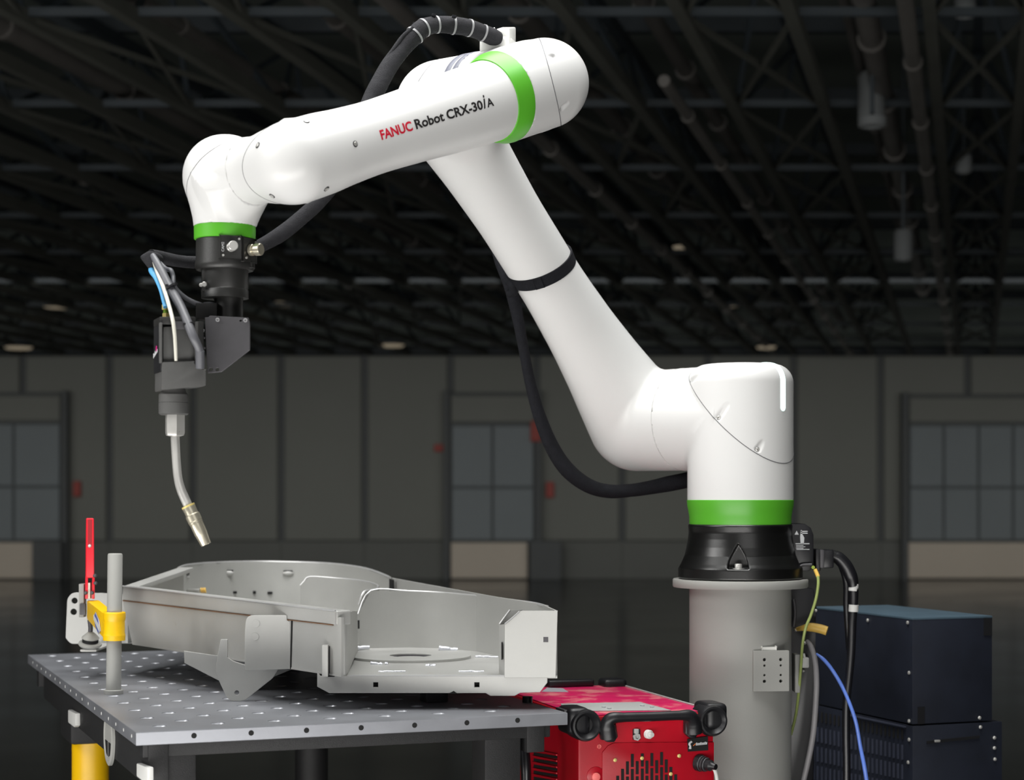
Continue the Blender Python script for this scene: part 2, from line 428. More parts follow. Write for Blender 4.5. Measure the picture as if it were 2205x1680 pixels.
# ------------------------------------------------------------------ the hall
WY = 31.0
def wx(px): return (px-CX)/FPX*WY
def wz(py): return CAMZ-(py-HY)/FPX*WY
ZT, ZD, X0, X1 = wz(765), wz(1166), -24., 24.
fl = MB().box((0, 15, -.1), ((1, 0, 0), (0, 1, 0), (0, 0, 1)), (48, 52, .2)).make('floor', floorm, None, 0); struct(fl)
wall = MB().box((0, WY+.3, 2.6), ((1, 0, 0), (0, 1, 0), (0, 0, 1)), (48, .4, 7.2)).make('wall_back', jointm, None, 0); struct(wall)
seams = [48, 235, 415, 605, 785, 970, 1155, 1340, 1525, 1710, 1897, 2085]
while seams[-1] < CX+X1/WY*FPX-200: seams.append(seams[-1]+184)
while seams[0] > CX+X0/WY*FPX+200: seams.insert(0, seams[0]-184)
for a, b in zip(seams[:-1], seams[1:]):
    xa, xb = wx(a)+.055, wx(b)-.055
    MB().box(((xa+xb)/2, WY+.06, (ZT+ZD)/2), ((1, 0, 0), (0, 1, 0), (0, 0, 1)), (xb-xa, .1, ZT-ZD-.02), .02, 1).make('panel', wallm, wall, 0)
    MB().box(((xa+xb)/2, WY+.05, ZD/2), ((1, 0, 0), (0, 1, 0), (0, 0, 1)), (wx(b)-wx(a), .12, ZD), .01, 1).make('dado_panel', dadom, wall, 0)
MB().box((0, WY, ZT+.08), ((1, 0, 0), (0, 1, 0), (0, 0, 1)), (48, .25, .16), .02, 1).make('cornice', strutm, wall, 0)
MB().box((0, WY+.04, (ZT+6.2)/2+.08), ((1, 0, 0), (0, 1, 0), (0, 0, 1)), (48, .14, 6.2-ZT-.16)).make('header_panel', upperm, wall, 0)
def dock(n, xa, xb, ytop, ymid, low_a, low_b, cols):
    d = MB().box(((wx(xa)+wx(xb))/2, WY-.08, wz(ytop)/2), ((1, 0, 0), (0, 1, 0), (0, 0, 1)), (wx(xb)-wx(xa), .12, wz(ytop)), .02, 1).make('door_%d' % n, jointm, None, 0); struct(d)
    w = (wx(xb)-wx(xa)-.16)
    z0, z1 = wz(1166)+.03, wz(ymid)
    rows = [(z0, z0+(z1-z0)*.45), (z0+(z1-z0)*.45+.03, z1)]
    for k in range(cols):
        a = wx(xa)+.08+w*k/cols+.015; b = wx(xa)+.08+w*(k+1)/cols-.015
        for r in rows:
            MB().box(((a+b)/2, WY-.16, (r[0]+r[1])/2), ((1, 0, 0), (0, 1, 0), (0, 0, 1)), (b-a, .05, r[1]-r[0]), .015, 1).make('door_panel', doorm, d, 0)
    MB().box(((wx(xa)+wx(xb))/2, WY-.17, (wz(ymid)+wz(ytop))/2), ((1, 0, 0), (0, 1, 0), (0, 0, 1)), (w, .06, wz(ytop)-wz(ymid)-.12), .02, 1).make('door_header', wallm, d, 0)
    MB().box(((wx(low_a)+wx(low_b))/2, WY-.2, wz(1168)/2+.01), ((1, 0, 0), (0, 1, 0), (0, 0, 1)), (wx(low_b)-wx(low_a), .1, wz(1168)-.02), .015, 1).make('door_panel', doorlow, d, 0)
    for x in (xa, xb):
        MB().box((wx(x), WY-.16, wz(ytop)/2), ((1, 0, 0), (0, 1, 0), (0, 0, 1)), (.1, .2, wz(ytop)+.05), .015, 1).make('door_rail', jointm, d, 0)
    return d
dock(1, -175, 146, 846, 915, -170, 84, 3)
dock(2, 962, 1160, 846, 918, 972, 1136, 2)
dock(3, 1943, 2260, 850, 918, 1950, 2250, 4)
for i, (px, py, w, h, lab) in enumerate([(167, 1053, 16, 34, 'dull red call box on hall wall right of the left dock door'),
        (1184, 1055, 18, 34, 'dull red call box on hall wall right of the middle dock door'),
        (948, 965, 26, 16, 'small dull red sign plate left of the middle dock door'),
        (1153, 930, 22, 44, 'tall dull red sign at top right of the middle dock door')]):
    y = WY-.22 if i == 3 else WY-.02
    t = MB().box((wx(px), y, wz(py)), ((1, 0, 0), (0, 1, 0), (0, 0, 1)), (M_(w, WY), .12, M_(h, WY)), .02, 2).make('call_box' if i < 2 else 'wall_sign', boxred, None, 0)
    tag(t, lab, 'box' if i < 2 else 'sign')
for px, w, lab in [(1174, 68, 'dark buffer block on floor right of the middle dock door'), (116, 62, 'dark buffer block on floor right of the left dock door')]:
    tag(MB().box((wx(px), WY-.35, .33), ((1, 0, 0), (0, 1, 0), (0, 0, 1)), (M_(w, WY), .3, .66), .03, 2).make('dock_buffer', jointm, None, 0), lab, 'buffer')
# roof: deck, girders running towards a point right of the picture, struts and ducts
ceil = MB().box((0, 15, 6.2), ((1, 0, 0), (0, 1, 0), (0, 0, 1)), (48, 52, .2)).make('ceiling', roofm, None, 0); struct(ceil)
for sgn, nm in ((-1, 'wall_left'), (1, 'wall_right')):
    struct(MB().box((sgn*24.1, 15, 3), ((1, 0, 0), (0, 1, 0), (0, 0, 1)), (.2, 52, 6.6)).make(nm, wallm, None, 0))
HD = Vector((.253, 1, -.02))
H0 = 3.06
def girder_pt(xt, y, dz=0.):      # xt: where the line would cross the top edge of the picture
    Xo = H0*(xt-2095)/1150
    return Vector((Xo+.253*y, y, CAMZ+H0-.02*y+dz))
def bar(mb, a, b, w, h=None):
    a, b = Vector(a), Vector(b); d = (b-a).normalized(); x = d.cross(Vector((0, 0, 1)))
    x = x.normalized() if x.length > 1e-3 else Vector((1, 0, 0)); z = x.cross(d)
    mb.box((a+b)/2, (d, x, z), ((b-a).length, w, h or w))
yrow = [8.5+2.3*i for i in range(10)]
pairs = [(1454, 1695), (2000, 2218), (960, 1200), (470, 715), (-20, 225), (-510, -265), (-1000, -755), (-1490, -1245), (-1980, -1735), (-2470, -2225), (-2960, -2715), (2490, 2735), (2980, 3225), (3470, 3715), (3960, 4205), (-3450, -3205), (-3940, -3695)]
for pa, pb in pairs:
    g = MB()
    for x in (pa, pb): bar(g, girder_pt(x, 7.5), girder_pt(x, 30.8), .075, .09)
    gi = g.make('roof_girder', beamm, ceil, 0)
    t = MB()
    for i, y in enumerate(yrow[:-1]):
        y2 = yrow[i+1]
        bar(t, girder_pt(pa, y), girder_pt(pb, y2), .03); bar(t, girder_pt(pb, y), girder_pt(pa, y2), .03)
    t.make('cross_brace', beamm, gi, 0)
    t = MB(); mid = (pa+pb)/2
    bar(t, girder_pt(mid, 7.5, .75), girder_pt(mid, 30.8, .75), .07, .09)
    for i, y in enumerate(yrow[:-1]):
        for x in (pa, pb):
            bar(t, girder_pt(x, y), girder_pt(mid, y+1.15, .75), .035); bar(t, girder_pt(mid, y+1.15, .75), girder_pt(x, yrow[i+1]), .035)
    t.make('web', strutm, gi, 0)
for y in yrow:
    t = MB(); a = girder_pt(-3940, y, .03); b = girder_pt(4205, y, .03); bar(t, a, b, .04, .05); t.make('roof_strut', strutm, ceil, 0)
    t = MB(); a = girder_pt(-3940, y+1.1, .9); b = girder_pt(4205, y+1.1, .9); bar(t, a, b, .09, .12); t.make('roof_purlin', strutm, ceil, 0)
def duct(x, y0, y1, r, dz, m=ductm, name='duct'):
    t = MB(); t.cyl(girder_pt(x, y0, dz), girder_pt(x, y1, dz), r, 14)
    y = y0+1.
    while y < y1: t.cyl(girder_pt(x, y, dz), girder_pt(x, y+.06, dz), r*1.25, 14); y += 1.7
    t.make(name, m, ceil)
duct(1850, 9, 24, .075, .12); duct(1950, 9, 30.6, .05, -.03); duct(1790, 9, 20, .035, .3)
duct(1300, 9, 30, .06, .35); duct(1000, 9, 30, .07, .3); duct(560, 9, 30, .06, .25); duct(180, 9, 30, .05, .2); duct(-250, 9, 30.5, .07, .2); duct(-850, 10, 30.5, .07, .1)
duct(1330, 12, 30.5, .04, -.08); duct(840, 10, 30.5, .05, -.02)
# lamps glowing far back under the roof
def at_z(px, py, z): d = (z-CAMZ)*FPX/(HY-py); return P(px, py, d)
lamps = [(130, 655, 84, 'pale glowing roof lamp far left below the girders'), (40, 745, 64, 'pale glowing lamp at the far left top of the hall wall'),
         (842, 740, 62, 'pale glowing roof lamp behind the torch arm, above the wall'), (1470, 527, 46, 'pale glowing roof lamp right of the upper arm, highest of the three there'),
         (1575, 652, 40, 'pale glowing roof lamp right of the upper arm, middle of the three there'), (1650, 744, 46, 'pale glowing roof lamp just above the wall over the robot turret'),
         (612, 650, 70, 'pale glowing roof lamp right of the black tool flange')]
for px, py, w, lab in lamps:
    d = 29.5 if py > 700 else (26. if py > 600 else 21.)
    c = P(px, py, d); e = thing('roof_lamp', lab, 'lamp', c)
    rw = M_(w, d)/2
    MB().lathe([(rw*.3, .1), (rw*.85, .03), (rw, 0), (rw, -.02)], c, (0, 0, 1), 20).make('lamp_shade', strutm, e)
    MB().lathe([(rw*.93, -.022), (rw*.8, -.05), (0, -.065)], c, (0, 0, 1), 20).make('diffuser', lampm, e)
    MB().cyl(c+Vector((0, 0, .09)), Vector((c.x, c.y, 6.12)), .012, 6).make('hanger', strutm, e)
for px, py, w, h, d, lab in [(1876, 215, 56, 118, 13., 'dark hanging cylinder lamp below the roof, upper right'), (1945, 528, 40, 66, 15.5, 'dark hanging cylinder lamp below the duct, lower of the two on the right'),
                        (1878, 262, 60, 22, 12.4, 'flat dark round lamp shade below the upper right cylinder'), (2078, 12, 46, 50, 11.2, 'dark box lamp at the top right edge between girders'), (2075, 352, 34, 40, 15.2, 'dark box lamp between the right girders, below the top one')]:
    c = P(px, py, d); e = thing('pendant_lamp', lab, 'lamp', c); r = M_(w, d)/2; hh = M_(h, d)
    MB().lathe([(r*.8, hh/2), (r, hh*.4), (r, -hh*.4), (r*.9, -hh/2), (r*.75, -hh/2), (r*.7, -hh*.3), (0, -hh*.28)], c, (0, 0, 1), 20).make('lamp_body', jointm, e)
    MB().cyl(c+Vector((0, 0, hh*.45)), Vector((c.x, c.y, 6.12)), .015, 6).make('hanger', strutm, e)

# ------------------------------------------------------------------ pedestal
Tx, Ty = .5496, 4.388
A = lambda x: np.array(x, float)
s2 = math.sqrt(.5)
U = A((-s2, s2, 0)); Vv = A((-s2, -s2, 0)); ZZ = A((0, 0, 1.))
Tc = A((Tx, Ty, 1.5912)); O = .326
ped = thing('pedestal', 'round grey steel pedestal with a flat top flange carrying the robot', 'pedestal', (Tx, Ty, 0))
tb = Vector((Tx, Ty, 0)); up = Vector((0, 0, 1))
MB().lathe([(.122, .02), (.122, 1.184)], tb, up, 64).make('column', pillarg, ped)
MB().lathe([(.1605, 1.183), (.1620, 1.185), (.1620, 1.2005), (.1605, 1.2025)], tb, up, 72).make('flange_plate', pillarg, ped)
MB().lathe([(.235, 0), (.235, .022), (.23, .025)], tb, up, 64).make('base_flange', pillarg, ped)
for k in range(8):
    a = k*math.pi/4+.3; c = tb+Vector((math.cos(a)*.195, math.sin(a)*.195, .025))
    MB().lathe([(.015, 0), (.015, .012), (.013, .014)], c, up, 6).make('anchor_bolt', steel, ped)
# drilled plate on the pedestal front
pa = Vector((math.sin(math.radians(30)), -math.cos(math.radians(30)), 0))
d0 = 4.262
ax = Vector((1, .12, 0)).normalized()
px0, py0 = 1661, 1445.5
w2, h2 = M_(39.5, d0), M_(44, d0)
hs = []
for ux, uy, r in [(-.38, .56, .0038), (-.38, .27, .0026), (-.38, -.2, .0026), (-.38, -.5, .0038), (.53, .56, .0038), (.53, .27, .0026), (.53, -.2, .0026), (.53, -.5, .0038)]:
    hs.append(circ(ux*w2, uy*h2, r, 12))
plate('drilled_plate', rounded([(-w2, -h2), (w2, -h2), (w2, h2), (-w2, h2)], .002), hs, .012, P(px0, py0, d0), ax, (0, 0, 1), pillarg, ped)
MB().box(P(px0, py0, d0)+Vector((-.004, .026, 0)), (ax, ax.cross(up), up), (.05, .034, .06), .002).make('plate_spacer', darkgap, ped)
MB().box(P(1655, 1399, d0+.012), (ax, ax.cross(up), up), (.034, .012, .012), .003).make('plate_clip', offwhite, ped)
MB().box(P(1714, 1449, 4.40), ((1, 0, 0), (0, 1, 0), up), (.012, .05, .092), .002).make('bracket_plate', pillarg, ped)

# ------------------------------------------------------------------ robot
rob = thing('robot_arm', 'large white jointed robot arm with green rings on a black base', 'robot', (Tx, Ty, 1.2026))
# black base casting with arched bolt pockets
prof = [(.1475, 1.2030), (.1490, 1.2050), (.1490, 1.2290), (.1470, 1.2335), (.1435, 1.2400), (.1340, 1.2600), (.1290, 1.2800), (.1255, 1.3000), (.1238, 1.3150), (.1250, 1.3300), (.1245, 1.3345)]
pz = np.array([p[1] for p in prof]); pr = np.array([p[0] for p in prof])
def base_fn(p):
    q = p-A((Tx, Ty, 0)); r = np.hypot(q[..., 0], q[..., 1])
    d = smax(r-np.interp(q[..., 2], pz, pr), np.maximum(pz[0]-q[..., 2], q[..., 2]-pz[-1]), .005)
    for k in range(4):
        a = math.radians(-99+90*k); ca, sa = math.cos(a), math.sin(a)
        rr = q[..., 0]*ca+q[..., 1]*sa; tt = -q[..., 0]*sa+q[..., 1]*ca
        hh = (q[..., 2]-1.2310)/.058
        half = .0245*(1-np.clip(hh, 0, 3)**1.7)
        pocket = smax(np.abs(tt)-half, smax(1.2310-q[..., 2], .1135-rr, .003), .003)
        d = smax(d, -pocket, .004)
    return d
sdf_mesh('base_casting', base_fn, (Tx-.16, Ty-.16, 1.196), (Tx+.16, Ty+.16, 1.342), .0028, blackp, rob)
for k in range(4):
    a = math.radians(-99+90*k); c = Vector((Tx+math.cos(a)*.1325, Ty+math.sin(a)*.1325, 1.2308))
    MB().lathe([(.0085, 0), (.0085, .011), (.0075, .0125), (.0045, .0125), (.0040, .009), (0, .009)], c, up, 16).make('anchor_bolt', steel, rob)
    MB().lathe([(.013, 0), (.013, .0022), (.009, .0022)], c, up, 18).make('washer', steel, rob)
MB().lathe([(.1215, 1.334), (.1222, 1.337), (.1222, 1.352), (.1245, 1.366), (.1270, 1.378), (.1283, 1.3915), (.1272, 1.3925)], tb, up, 96).make('base_ring', green, rob)
# turret: vertical tube turning into the second joint
rT = lambda t: .1268+0*t; rH = lambda t: .1268+0*t
def tur0(p):      # upright drum with a rounded flat top, a side drum of the same size leaving along U
    q = p-Tc; z = dot(q, ZZ); ul = dot(q, U); tw = dot(q, A((s2, s2, 0))); r = .1268; Rr = .046
    a = np.hypot(ul, tw)-r+Rr; b = z-r+Rr
    dV = np.hypot(np.maximum(a, 0), np.maximum(b, 0))+np.minimum(np.maximum(a, b), 0)-Rr
    dH = np.maximum(np.hypot(z, tw)-r, -ul-.02)
    return smin(dV, dH, .014*np.clip(np.minimum(-z, ul)/(.3*r), .05, 1))
nT = (ZZ-U)/math.sqrt(2); oT = .010
scr_t = [((1546, 899), (1566, 872)), ((1632, 968), (1641, 953)), ((1487, 820), (1503, 810))]
def tur_all(p):
    q = p-Tc
    return np.maximum(tur0(p), np.maximum(-dot(q, ZZ)-(Tc[2]-1.3880), dot(q, U)-.1745))
scoops = []
for a, b in scr_t:
    pa_, na = hit(tur_all, *a); pb_, nb = hit(tur_all, *b)
    scoops.append((np.array(pa_+na*.0015), np.array(pb_+nb*.0065), np.array(na)))
def with_scoops(d, p, sc, r=.0085):
    for a, b, n in sc: d = smax(d, -capsule(p, a, b, r), .004)
    return d
tur_sh = lambda p: with_scoops(tur_all(p), p, scoops, .0075)
lo = (Tx-.34, Ty-.16, 1.38); hi = (Tx+.15, Ty+.34, 1.74)
spl = lambda p: dot(p-Tc, nT)-oT
tbody = sdf_mesh('turret', tur_all, lo, hi, .0052, white, rob, spl, 'NEG')
tcap = sdf_mesh('turret_cap', tur_sh, (Tx-.17, Ty-.16, 1.44), (Tx+.15, Ty+.2, 1.74), .0032, white, rob, spl, 'POS')
seam(tur_all, Tc+nT*oT, nT, seamm, tcap)
seam(tur_all, Tc+U*.1735, U, seamm2, tbody, .0008)
for a, b, n in scoops[:2]:
    c = Vector(a)-Vector(n)*.0080
    MB().lathe([(.0048, 0), (.0048, .004), (.0035, .005), (.0022, .005), (.002, .002), (0, .002)], c, n, 14).make('screw', steel, tcap)
# status light strip lying in the cap, along the outer side and over the top
wT = A((s2, s2, 0)); zb = CAMZ+(1070-876)/FPX*4.27
def strip_fn(p):
    q = p-Tc; tw = dot(q, wT); d0 = tur_all(p)
    end = np.hypot(tw, np.minimum(p[..., 2]-zb, 0))-.0093
    e2 = np.hypot(tw, np.maximum(dot(q, U)+.012, 0))-.0093
    return smax(np.maximum(d0-.0016, -(d0+.004)), np.maximum(np.maximum(end, e2), dot(q, U)-.02), .0015)
sdf_mesh('status_light', strip_fn, (Tx-.06, Ty-.16, zb-.02), (Tx+.15, Ty+.06, 1.735), .0026, lightm, rob)
# upper arm
Bc = Tc+O*U; top = A((-.1590, 4.1360, 2.2862))
dv = top-Bc; L1 = np.linalg.norm(dv); D1 = dv/L1; D1 = D1-U*D1.dot(U); D1 /= np.linalg.norm(D1); top = Bc+D1*L1
rArm = interp([0, .09, .2, .33, .48, .62, .78, .9, L1], [.1262, .1150, .0995, .0865, .0795, .0795, .0860, .0965, .1035])
rArmB = lambda t: rArm(t)
rArmT = lambda t: rArm(L1-t)
rJ2 = lambda t: .1262+0*t
rJ3 = interp([0, .12, .326], [.1035, .099, .0955])
def arm_all(p):
    tt = dot(p-Bc, D1)
    d = np.where(tt < L1*.5, elbow(p, Bc, -U, D1, rJ2, rArmB, .016), elbow(p, top, -U, -D1, rJ3, rArmT, .05))
    q = p-Bc
    return np.maximum(d, np.where(tt < L1*.5, -dot(q, U)-(O-.1705), -dot(p-top, U)-.150))
nA = (U+D1)/math.sqrt(2); oA = .045
lo = np.minimum(Bc, top)-.16; hi = np.maximum(Bc, top)+.16; hi[0] += .06; lo[1] -= .06
arm, acap = sdf_mesh('upper_arm', arm_all, lo, hi, .0075, white, rob, lambda p: np.where(dot(p-Bc, D1) > L1*.5, -(dot(p-top, nA)-oA)*-1, -1), 'upper_arm_cap')
seam(arm_all, top+nA*oA, nA, seamm, acap, .0009)
# elbow housing and forearm
F = A(top-O*U); E0 = A((-.4085, 3.430, 2.0300))
f4 = E0-F; L4 = np.linalg.norm(f4); D4 = f4/L4; D4 = D4-U*D4.dot(U); D4 /= np.linalg.norm(D4); E0 = F+D4*L4
rJ3f = interp([0, .1, .326], [.0955, .0965, .1035])
rH4 = lambda t: .0955+0*t
hou_all = lambda p: np.maximum(elbow(p, F, U, D4, rJ3f, rH4, .05), np.maximum(dot(p-F, U)-.1755, dot(p-F, D4)-.140))
nF = -(U+D4)/math.sqrt(2); oF = .012
scr_f = [((1193, 121), (1183, 121)), ((1211, 233), (1221, 224))]
sc_f = []
for a, b in scr_f:
    pa_, na = hit(hou_all, *a); pb_, nb = hit(hou_all, *b)
    sc_f.append((np.array(pa_+na*.0005), np.array(pb_+nb*.005), np.array(na)))
hou_sh = lambda p: with_scoops(hou_all(p), p, sc_f, .006)
spl = lambda p: dot(p-F, nF)-oF
hbody = sdf_mesh('elbow_housing', hou_all, F-.25, F+.25, .0052, white, rob, spl, 'NEG')
hcap = sdf_mesh('elbow_cap', hou_sh, F-.14, F+.14, .0032, white, rob, spl, 'POS')
seam(hou_all, F+nF*oF, nF, seamm, hcap)
for t0, t1 in ((.181, .196), (.203, .219)):
    MB().lathe([(float(rJ3f(np.array(t0)))+.0002, t0), (float(rJ3f(np.array(t0)))+.0009, t0+.001), (float(rJ3f(np.array(t1)))+.0009, t1-.001), (float(rJ3f(np.array(t1)))+.0002, t1)], Vector(F), Vector(U), 72).make('joint_band', greyband, rob)
MB().lathe([(.0945, .1385), (.0962, .1405), (.0958, .150), (.0905, .168), (.0865, .180), (.080, .181)], Vector(F), Vector(D4), 96).make('forearm_ring', green, rob)
rF = interp([0, .18, .30, .42, .52, .60, .66, L4], [.0845, .0840, .0805, .0745, .0715, .0740, .0778, .0788])
rF_back = lambda t: rF(L4-t)
rJ5 = interp([-.02, 0, .06, .11, .155, .20, .2215, .25], [.0788, .0788, .0712, .0645, .0672, .0800, .0822, .0822])
def fore_all(p):
    d = elbow(p, E0, -D4, U, rF_back, rJ5, .05)
    return np.maximum(d, np.maximum(-(dot(p-F, D4)-.1720), dot(p-E0, U)-.1330))
nC = (D4-U)/math.sqrt(2); oC = -.003
lo = np.minimum(F, E0)-.17; hi = np.maximum(F, E0)+.17
fore, fcov = sdf_mesh('forearm', fore_all, lo, hi, .0062, white, rob, lambda p: -(dot(p-E0, nC)-oC)*-1, 'forearm_cover')
seam(fore_all, E0+nC*oC, nC, seamm, fcov, .0009, lambda p: (dot(p-E0, U) > .005) & (dot(p-E0, D4) > -.03))
seam(fore_all, E0+U*.1310, U, seamm2, fcov, .0008)
for px, py in [(555, 313), (660, 262), (765, 310), (703, 407), (586, 422)]:
    p, n = hit(fore_all, px, py)
    MB().lathe([(.0060, -.002), (.0060, .0006), (.0052, .0009), (.0046, .0004), (0, .0004)], p, n, 20).make('screw_recess', darkgap, fcov)
    MB().lathe([(.0042, 0), (.0042, .0014), (.0034, .0020), (.0018, .0020), (.0015, .0010), (0, .0010)], p, n, 16).make('screw', steel, fcov)
# lettering wrapped onto the forearm
def wrap(parts, px_a, py_a, px_b, py_b, total):
    pa_, na = hit(fore_all, px_a, py_a); pb_, nb = hit(fore_all, px_b, py_b)
    xd = (pb_-pa_); Lw = xd.length; xd.normalize()
    for body, size, off, shear, x, y, m, nm in parts:
        me = text_mesh(body, size, off, shear)
        bm = bmesh.new(); bm.from_mesh(me); bmesh.ops.subdivide_edges(bm, edges=[e for e in bm.edges if e.calc_length() > .006], cuts=2, use_grid_fill=False)
        bmesh.ops.triangulate(bm, faces=bm.faces[:]); bm.to_mesh(me); bm.free()
        n0 = np.array(((na+nb)*.5).normalized()); yd = Vector(n0).cross(xd).normalized()
        V3 = np.array([np.array(pa_+xd*(x*Lw+v.co.x)+yd*(y+v.co.y)) for v in me.vertices])
        for _ in range(12):
            d = fore_all(V3)-.0005; V3 = V3-d[:, None]*n0[None]/max(.5, 1)
        for v, q in zip(me.vertices, V3): v.co = q
        for f in me.polygons: f.use_smooth = False
        me.materials.clear(); me.materials.append(m); link(nm, me, fore)
    return Lw
TXT = []
def wrap2(words, A_, B_):
    pa_, na = hit(fore_all, *A_); pb_, nb = hit(fore_all, *B_)
    xd = (pb_-pa_); Lw = xd.length; xd.normalize(); n0 = ((na+nb)*.5); n0 = (n0-xd*n0.dot(xd)).normalized(); yd = n0.cross(xd).normalized()
    n0 = np.array(n0)
    for body, f0, f1, hgt, off, shear, m, nm in words:
        me = text_mesh(body, 1.0, off, shear)
        bm = bmesh.new(); bm.from_mesh(me); bmesh.ops.triangulate(bm, faces=bm.faces[:])
        bmesh.ops.subdivide_edges(bm, edges=[e for e in bm.edges if e.calc_length() > .3], cuts=2)
        bmesh.ops.triangulate(bm, faces=bm.faces[:]); bm.to_mesh(me); bm.free()
        c = np.array([v.co[:] for v in me.vertices]); x0, x1 = c[:, 0].min(), c[:, 0].max(); y1 = c[:, 1].max()
        X = (f0+(c[:, 0]-x0)/(x1-x0)*(f1-f0))*Lw; Y = c[:, 1]/y1*hgt
        V3 = np.array(pa_)+X[:, None]*np.array(xd)+Y[:, None]*np.array(yd)
        for _ in range(14): V3 = V3-(fore_all(V3)-.0005)[:, None]*n0
        for v, q in zip(me.vertices, V3): v.co = q
        for f in me.polygons: f.use_smooth = False
        me.materials.clear(); me.materials.append(m); link(nm, me, fore)
h_ = .0182
wrap2([('FANUC', 0, .276, h_, .030, 0, printr, 'lettering'), ('Robot', .303, .553, h_, .028, 0, printk, 'lettering'),
       ('CRX-30', .577, .900, h_, .030, 0, printk, 'lettering'), ('i', .905, .939, h_*1.42, .018, .35, printk, 'lettering'), ('A', .938, 1.0, h_*.92, .024, 0, printk, 'lettering')], (822, 301), (1064, 227))
# wrist
Wc = A(E0+U*.2215)
rJ5w = lambda t: rJ5(.2215-t)
rW = interp([-.02, 0, .012, .032, .056, .10, .2], [.0822, .0822, .0818, .0768, .0690, .0610, .0598])
zr1, zr0 = CAMZ+(1070-489)/FPX*Wc[1], CAMZ+(1070-517)/FPX*Wc[1]
wr_all = lambda p: np.maximum(elbow(p, Wc, -U, -ZZ, rJ5w, rW, .05), np.maximum(-dot(p-Wc, U)-(.2215-.1290), -(p[..., 2]-zr1)))
nW = (U+ZZ)/math.sqrt(2); oW = -.004
wbody, wcap = sdf_mesh('wrist_housing', wr_all, (Wc[0]-.14, Wc[1]-.14, zr1-.02), (Wc[0]+.14, Wc[1]+.12, Wc[2]+.13), .005, white, rob, lambda p: dot(p-Wc, nW)-oW, 'wrist_cap')
seam(wr_all, Wc+nW*oW, nW, seamm, wcap, .0009)
wo = Vector((Wc[0], Wc[1], 0))
def zW(py): return CAMZ+(HY-py)/FPX*Wc[1]
def rWp(px): return px*Wc[1]/FPX
MB().lathe([(.0580, zr1+.002), (.0602, zr1), (.0600, zr0+.001), (.0588, zr0)], wo, up, 72).make('wrist_ring', green, rob)
fl_ = MB().lathe([(rWp(61), zW(516)), (rWp(61.5), zW(519)), (rWp(62), zW(560)), (rWp(64), zW(571)), (rWp(64), zW(578)), (rWp(60), zW(583)), (rWp(50), zW(583))], wo, up, 72).make('tool_flange', blacksat, rob)
# connector pads on the flange
def on_flange(px, r_px, py): # point on flange cylinder seen at px
    s = max(-1, min(1, (px-486)/r_px)); a = math.asin(s); r = rWp(r_px)
    return wo+Vector((math.sin(a)*r, -math.cos(a)*r, zW(py))), Vector((math.sin(a), -math.cos(a), 0))
for i, (px, py, r) in enumerate([(507, 541, 10.5), (541, 543, 13)]):
    p, n = on_flange(px, 62, py); t = up.cross(n)
    MB().box(p, (t, n, up), (rWp(46), .006, rWp(50)), .002).make('connector_pad', blacksat, fl_)
    n2 = n
    c = MB().cyl(p+n2*.004, p+n2*.012, rWp(r*.95), 24, None, .001); c.cyl(p+n2*.012, p+n2*.017, rWp(r*.72), 24); c.cyl(p+n2*.017, p+n2*.030, rWp(r), 24, None, .0012)
    c.make('connector_cap', steel if i == 0 else nickel, fl_)
    for sx, sz in ((-1, -1), (1, 1)):
        q = p+n*.005+t*sx*rWp(17)+up*sz*rWp(18)
        MB().cyl(q, q+n*.003, .0022, 12).make('screw', steel, fl_)
p, n = on_flange(507, 62, 541); t = up.cross(n)
me = text_mesh('CAM2', .0072, .0, 0, 'CENTER')
for v in me.vertices: v.co = p+n*.0056+up*v.co.x-t*(v.co.y)+t*(-.0135)
me.materials.clear(); me.materials.append(printw); link('pad_lettering', me, fl_)
tip = MB(); q, n = on_flange(545, 62, 573); tip.box(q, (up.cross(n), n, up), (.012, .006, .01), .002); tip.make('clip', blacksat, fl_)
# base connector box with printed labels and cable glands
cb = thing('connector_box_unit', '', '', (0, 0, 0)); bpy.data.objects.remove(cb)
dB = 4.36
box = MB(); bo = [(1690, 1128), (1733, 1128), (1746, 1137), (1752, 1152), (1752, 1222), (1742, 1230), (1690, 1230)]
box.prism([P(x, y, dB) for x, y in bo], (0, .12, 0), .002)
cbox = box.make('connector_box', cableblk, rob)
lab = MB()
for x0_, y0_, x1_, y1_ in [(1724, 1143.5, 1739, 1145.5), (1724, 1147.5, 1739, 1149.5), (1713, 1170, 1743, 1172), (1714, 1174, 1730, 1175.2), (1714, 1177, 1734, 1178.2), (1714, 1180, 1730, 1181.4), (1715, 1184-1.5, 1743, 1184)]:
    lab.prism([P(x0_, y0_, dB-.0006), P(x1_, y0_, dB-.0006), P(x1_, y1_, dB-.0006), P(x0_, y1_, dB-.0006)], (0, .0004, 0))
lab.prism([P(1711, 1151.5, dB-.0006), P(1715.5, 1143, dB-.0006), P(1720, 1151.5, dB-.0006)], (0, .0004, 0))
lab.prism([P(x, y, dB-.0006) for x, y in [(1724, 1142), (1727, 1142), (1728, 1151), (1732, 1158), (1731, 1171), (1724, 1171), (1723, 1158)]], (0, .0004, 0))
lab.make('printed_label', printw, cbox, 0)
MB().box(P(1757, 1205, 4.40), ((1, 0, 0), (0, 1, 0), up), (.012, .07, .052), .003).make('socket_frame', rubber, cbox)
MB().box(P(1766, 1203, 4.385), ((1, 0, 0), (0, 1, 0), up), (.010, .06, .044), .003).make('latch', bracketg, cbox)
MB().box(P(1778, 1203, 4.40), ((1, 0, 0), (0, 1, 0), up), (.030, .06, .044), .005).make('plug_hood', cableblk, cbox)
MB().cyl(P(1786, 1194, 4.40), P(1799, 1199, 4.40), .014, 18, None, .002).make('cable_gland', rubber, cbox)
